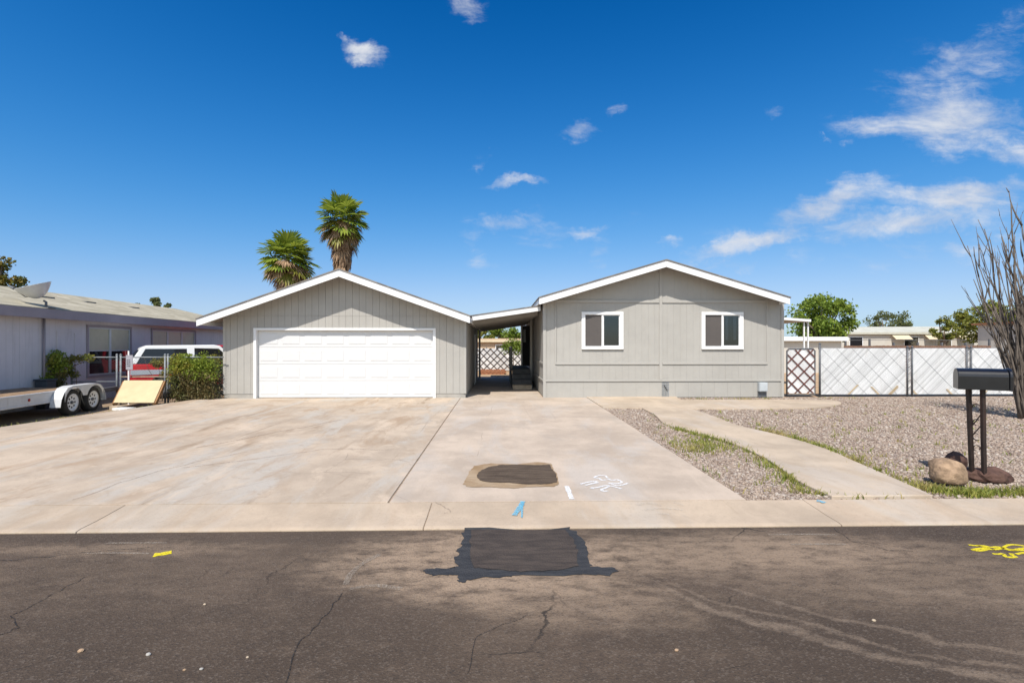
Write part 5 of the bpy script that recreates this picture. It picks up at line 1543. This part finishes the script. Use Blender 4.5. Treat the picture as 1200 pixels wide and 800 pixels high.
def block_house(name, label, loc, rotz, L, D, H, roofh, wallm, roofm, fas, wins_, awn=(), cat='mobile home'):
    t = thing(name, label, cat, loc, rotz)
    mb = MB(); mb.box(-L / 2, L / 2, 0, D, -.15, H); part('wall', mb, wallm, t, local=True)
    mb = MB(); o = .25
    mb.prism([(-L / 2 - o, -o, H + .002), (-L / 2 - o, D + o, H + .002), (-L / 2 - o, D / 2, H + roofh)], (L + 2 * o, 0, 0)) if roofh > .2 else mb.box(-L / 2 - o, L / 2 + o, -o, D + o, H + .002, H + roofh)
    part('roof', mb, roofm, t, local=True)
    mb = MB(); mb.box(-L / 2 - o, L / 2 + o, -o - .03, -o - .002, H - .14, H + .04); part('fascia', mb, fas, t, local=True)
    for x, w, z0, z1 in wins_:
        mb = MB(); mb.box(x, x + w, -.03, -.003, z0, z1); f = part('window', mb, 'white', t, local=True)
        mb = MB(); mb.box(x + .06, x + w - .06, -.036, -.031, z0 + .06, z1 - .06); part('pane', mb, 'panedark', f, local=True)
    for x, w, z in awn:
        mb = MB(); mb.prism([(x, -.04, z), (x + w, -.04, z), (x + w, -.75, z - .48), (x, -.75, z - .48)], (0, .02, .03)); part('awning', mb, 'awning', t, local=True)
    return t
# cream shed right behind the gate
Y = 30; xa, xb = P(905, 400, Y).x, P(986, 400, Y).x
block_house('shed', 'flat roofed cream shed behind the side gate', ((xa + xb) / 2, Y, 0), 0, xb - xa, 4, topz(396.5, Y), .10, 'trailerwall', 'white', 'white', (), cat='shed')
# cream trailer with awnings
Y = 45; xa, xb = P(985, 400, Y).x, P(1150, 400, Y).x
L = xb - xa; zz = topz(389.5, Y)
block_house('mobile_home', 'long cream trailer home with tan window awnings beyond the white fence', ((xa + xb) / 2, Y, 0), rad(-4), L, 4.2, zz, .62, 'trailerwall', 'roofpale', 'roofpale',
            [(L * (-.42), 1.2, 1.5, 2.4), (-.05 * L, 1.3, 1.5, 2.4), (.17 * L, 1.3, 1.5, 2.4)], [(L * (-.5 + .36), 1.45, zz - .12), (L * (-.5 + .58), 1.45, zz - .12), (L * (-.5 + .8), 1.45, zz - .12)])
# brown low fence in front of it
t = thing('plank_fence', 'low brown plank fence in front of the cream trailer home', 'fence', (P(1060, 400, 30).x, 30.4, 0))
xa, xb = P(989, 400, 30.4).x, P(1160, 400, 30.4).x
mb = MB(); x = xa
while x < xb: mb.box(x, x + .13, 30.4, 30.42, -.02, topz(405 + R.uniform(-.4, .2), 30.4)); x += .14
part('planks', mb, painted('brown_planks', (.17, .10, .07), .2, 6, .85), t)
for x in np.linspace(xa + .1, xb, 7):
    mb = MB(); mb.box(x, x + .09, 30.43, 30.52, -.02, topz(397 if R.random() < .5 else 401, 30.4)); part('post', mb, 'darksteel', t)
mb = MB(); mb.box(xa, xa + 7.6, 30.44, 30.5, topz(398, 30.4) - .03, topz(398, 30.4)); part('rail', mb, 'darksteel', t)
# trailer behind the shrub
Y = 33; xa, xb = P(1146, 400, Y + 3).x, P(1330, 400, Y).x
L = xb - xa
block_house('mobile_home', 'pale trailer home with brown roof edge behind the tall bare shrub', ((xa + xb) / 2, Y, 0), 0, L, 3.0, topz(378, Y), .12, 'trailerwall', 'brick', 'lattice', [(-L / 2 + 1.3, .8, 1.75, 2.4), (-L / 2 + 4, 1.2, 1.6, 2.4)])
# tan roofed house seen through the breezeway
Y = 42; xa, xb = P(545, 400, Y).x, P(650, 400, Y).x
block_house('house', 'low tan flat roofed house beyond the lattice fence behind the breezeway', ((xa + xb) / 2, Y, 0), 0, xb - xa, 5, topz(398.8, Y), .16, 'tanstucco', 'tanstucco', 'awning', [(-1.2, 1.2, 1.0, 1.7)], cat='house')

# ------------------------------------------------------------------ camera, sun, sky
cam = bpy.data.cameras.new('camera'); co = bpy.data.objects.new('camera', cam); COL.objects.link(co)
co.location = (0, 0, CZ); co.rotation_euler = (rad(90), 0, -YAW)
cam.sensor_width = 36; cam.lens = F / 1200 * 36; cam.shift_y = (HY - 400) / 1200
cam.clip_start = .05; cam.clip_end = 5000
sc.camera = co

sun_to = Vector((-.22, -.68, 1.0)).normalized()
sl = bpy.data.lights.new('sun', 'SUN'); sl.energy = 4.3; sl.angle = rad(.53); sl.color = (1, .945, .86)
so = bpy.data.objects.new('sun', sl); COL.objects.link(so)
so.rotation_euler = (-sun_to).to_track_quat('-Z', 'Y').to_euler(); so.location = (0, 0, 30)
elev = math.asin(sun_to.z); azim = math.atan2(sun_to.x, sun_to.y)

w = NT('World', True); sc.world = w.m
sky = w.n('ShaderNodeTexSky', sky_type='NISHITA', sun_disc=False, sun_elevation=elev, sun_rotation=azim, altitude=300, air_density=1.0, dust_density=.5, ozone_density=1.2)
hs = w.n('ShaderNodeHueSaturation', {'Hue': .5, 'Saturation': 1.1, 'Value': 1.0, 'Fac': 1.0, 'Color': sky.outputs[0]})
tc = w.n('ShaderNodeTexCoord').outputs['Generated']
sx = w.n('ShaderNodeSeparateXYZ', {0: tc})
yy_ = w.math('MAXIMUM', sx.outputs[1], .02)
u = w.math('DIVIDE', sx.outputs[0], yy_); v = w.math('DIVIDE', sx.outputs[2], yy_)
uv = w.n('ShaderNodeCombineXYZ', {0: u, 1: v}).outputs[0]
wob = w.warp(w.warp(uv, .10, 5, 5), .05, 19, 6, .7)
nz = w.noise(w.mapping(uv, rot=(0, 0, rad(8)), scale=(5.2, 12.5, 1)), 1.0, 10, .62, .55)
nz2 = w.noise(w.mapping(uv, (3, 1, 0), (0, 0, rad(14)), scale=(3.2, 14, 1)), 1.0, 9, .6, .9)
BL = [(1112, 132, 125, 50, -6, 1.0), (1150, 60, 120, 30, 24, .62), (1030, 148, 70, 18, 4, .7), (965, 246, 115, 26, 20, .95), (890, 284, 120, 15, 10, .92), (1060, 262, 170, 26, 8, .92),
      (1130, 226, 160, 24, 4, .92), (1150, 292, 160, 14, 6, .55), (1000, 215, 70, 10, 10, .5), (427, 57, 34, 15, -28, 1.0), (406, 44, 12, 8, -30, .7), (548, 4, 34, 14, -20, .6), (676, 152, 38, 17, 10, .75), (568, 184, 32, 10, 12, .55),
      (608, 212, 50, 8, 4, .72), (592, 264, 62, 16, 14, .7), (552, 290, 22, 36, 20, .5), (688, 274, 36, 10, 0, .7), (706, 296, 18, 34, 0, .5), (784, 285, 30, 7, 6, .55), (846, 309, 70, 9, 6, .6),
      (905, 137, 24, 8, 8, .45), (967, 168, 14, 6, 0, .5), (996, 168, 18, 7, 10, .5), (725, 125, 22, 8, 20, .38), (1190, 175, 60, 22, -8, .75), (1090, 250, 230, 60, 6, .42), (1120, 295, 170, 26, 4, .45), (640, 280, 140, 40, 4, .34), (960, 265, 160, 45, 10, .42), (1150, 100, 140, 80, 10, .40)]
mask = None
for px, py, a, b, rt, k in BL:
    d = ray(px, py)
    e = w.math('MULTIPLY', w.ell(wob, (d[0] / d[1], d[2] / d[1]), a / F * 1.28, b / F * 1.55, rad(rt), 1.0), k)
    mask = e if mask is None else w.math('MAXIMUM', mask, e)
nz3 = w.noise(w.mapping(w.warp(uv, .03, 14, 4), rot=(0, 0, rad(16)), scale=(15, 42, 1)), 1.0, 9, .68, .4)
nn = w.math('ADD', w.math('ADD', w.math('MULTIPLY', nz, .38), w.math('MULTIPLY', nz2, .34)), w.math('MULTIPLY', nz3, .28))
dens = w.mr(w.math('ADD', mask, w.math('MULTIPLY', w.math('SUBTRACT', nn, .5), 3.3)), .17, 1.30, 0, .95)
dens = w.math('MULTIPLY', dens, w.mr(mask, .02, .3))
dens = w.math('MULTIPLY', dens, w.mr(sx.outputs[1], .05, .2))
SKY = .115
EXPO = .42
KS = SKY * 2 ** EXPO
# deep desert blue: each channel of the sky model graded on its own
sp3 = w.n('ShaderNodeSeparateColor', {0: hs.outputs[0]})
ch = []
for i, (lo_, g_, a_, c_) in enumerate(((.10, 1.5, 1.20, .0), (.12, 1.0, 1.16, .66), (.24, 1.0, 2.80, 1.87))):
    q_ = w.math('MAXIMUM', w.math('SUBTRACT', w.math('MULTIPLY', sp3.outputs[i], KS), lo_), .012)
    x_ = w.math('MULTIPLY', w.math('POWER', q_, g_), a_)
    dn_ = w.math('ADD', 1.0, w.math('MULTIPLY', q_, c_)) if c_ else w.math('SQRT', w.math('ADD', 1.0, w.math('POWER', w.math('MULTIPLY', x_, 1 / .60), 2.0)))
    ch.append(w.math('MULTIPLY', w.math('DIVIDE', x_, dn_), 1 / KS))
skyc = w.n('ShaderNodeCombineColor', {0: ch[0], 1: ch[1], 2: ch[2]}).outputs[0]
# the sun's half of the sky is paler and brighter than the half opposite it
bright = w.vmath('MULTIPLY', sky.outputs[0], (1.55, 1.45, 1.3))
skyc = w.mix(w.mr(sx.outputs[1], -.35, .15), bright, skyc)
cl = w.mix(w.mr(nz, .35, .7), sc3((.56, .62, .74), 1 / KS), sc3((.80, .82, .86), 1 / KS))
colr = w.mix(dens, skyc, cl)
bg = w.n('ShaderNodeBackground', {'Color': colr, 'Strength': SKY})
w.t.links.new(bg.outputs[0], w.out.inputs[0])

sc.view_settings.view_transform = 'Standard'; sc.view_settings.look = 'None'
sc.view_settings.exposure = EXPO; sc.view_settings.gamma = 1.0; sc.view_settings.use_curve_mapping = False
sc.render.engine = 'CYCLES'
sc.cycles.use_denoising = True
sc.cycles.max_bounces = 6
sc.cycles.transparent_max_bounces = 8
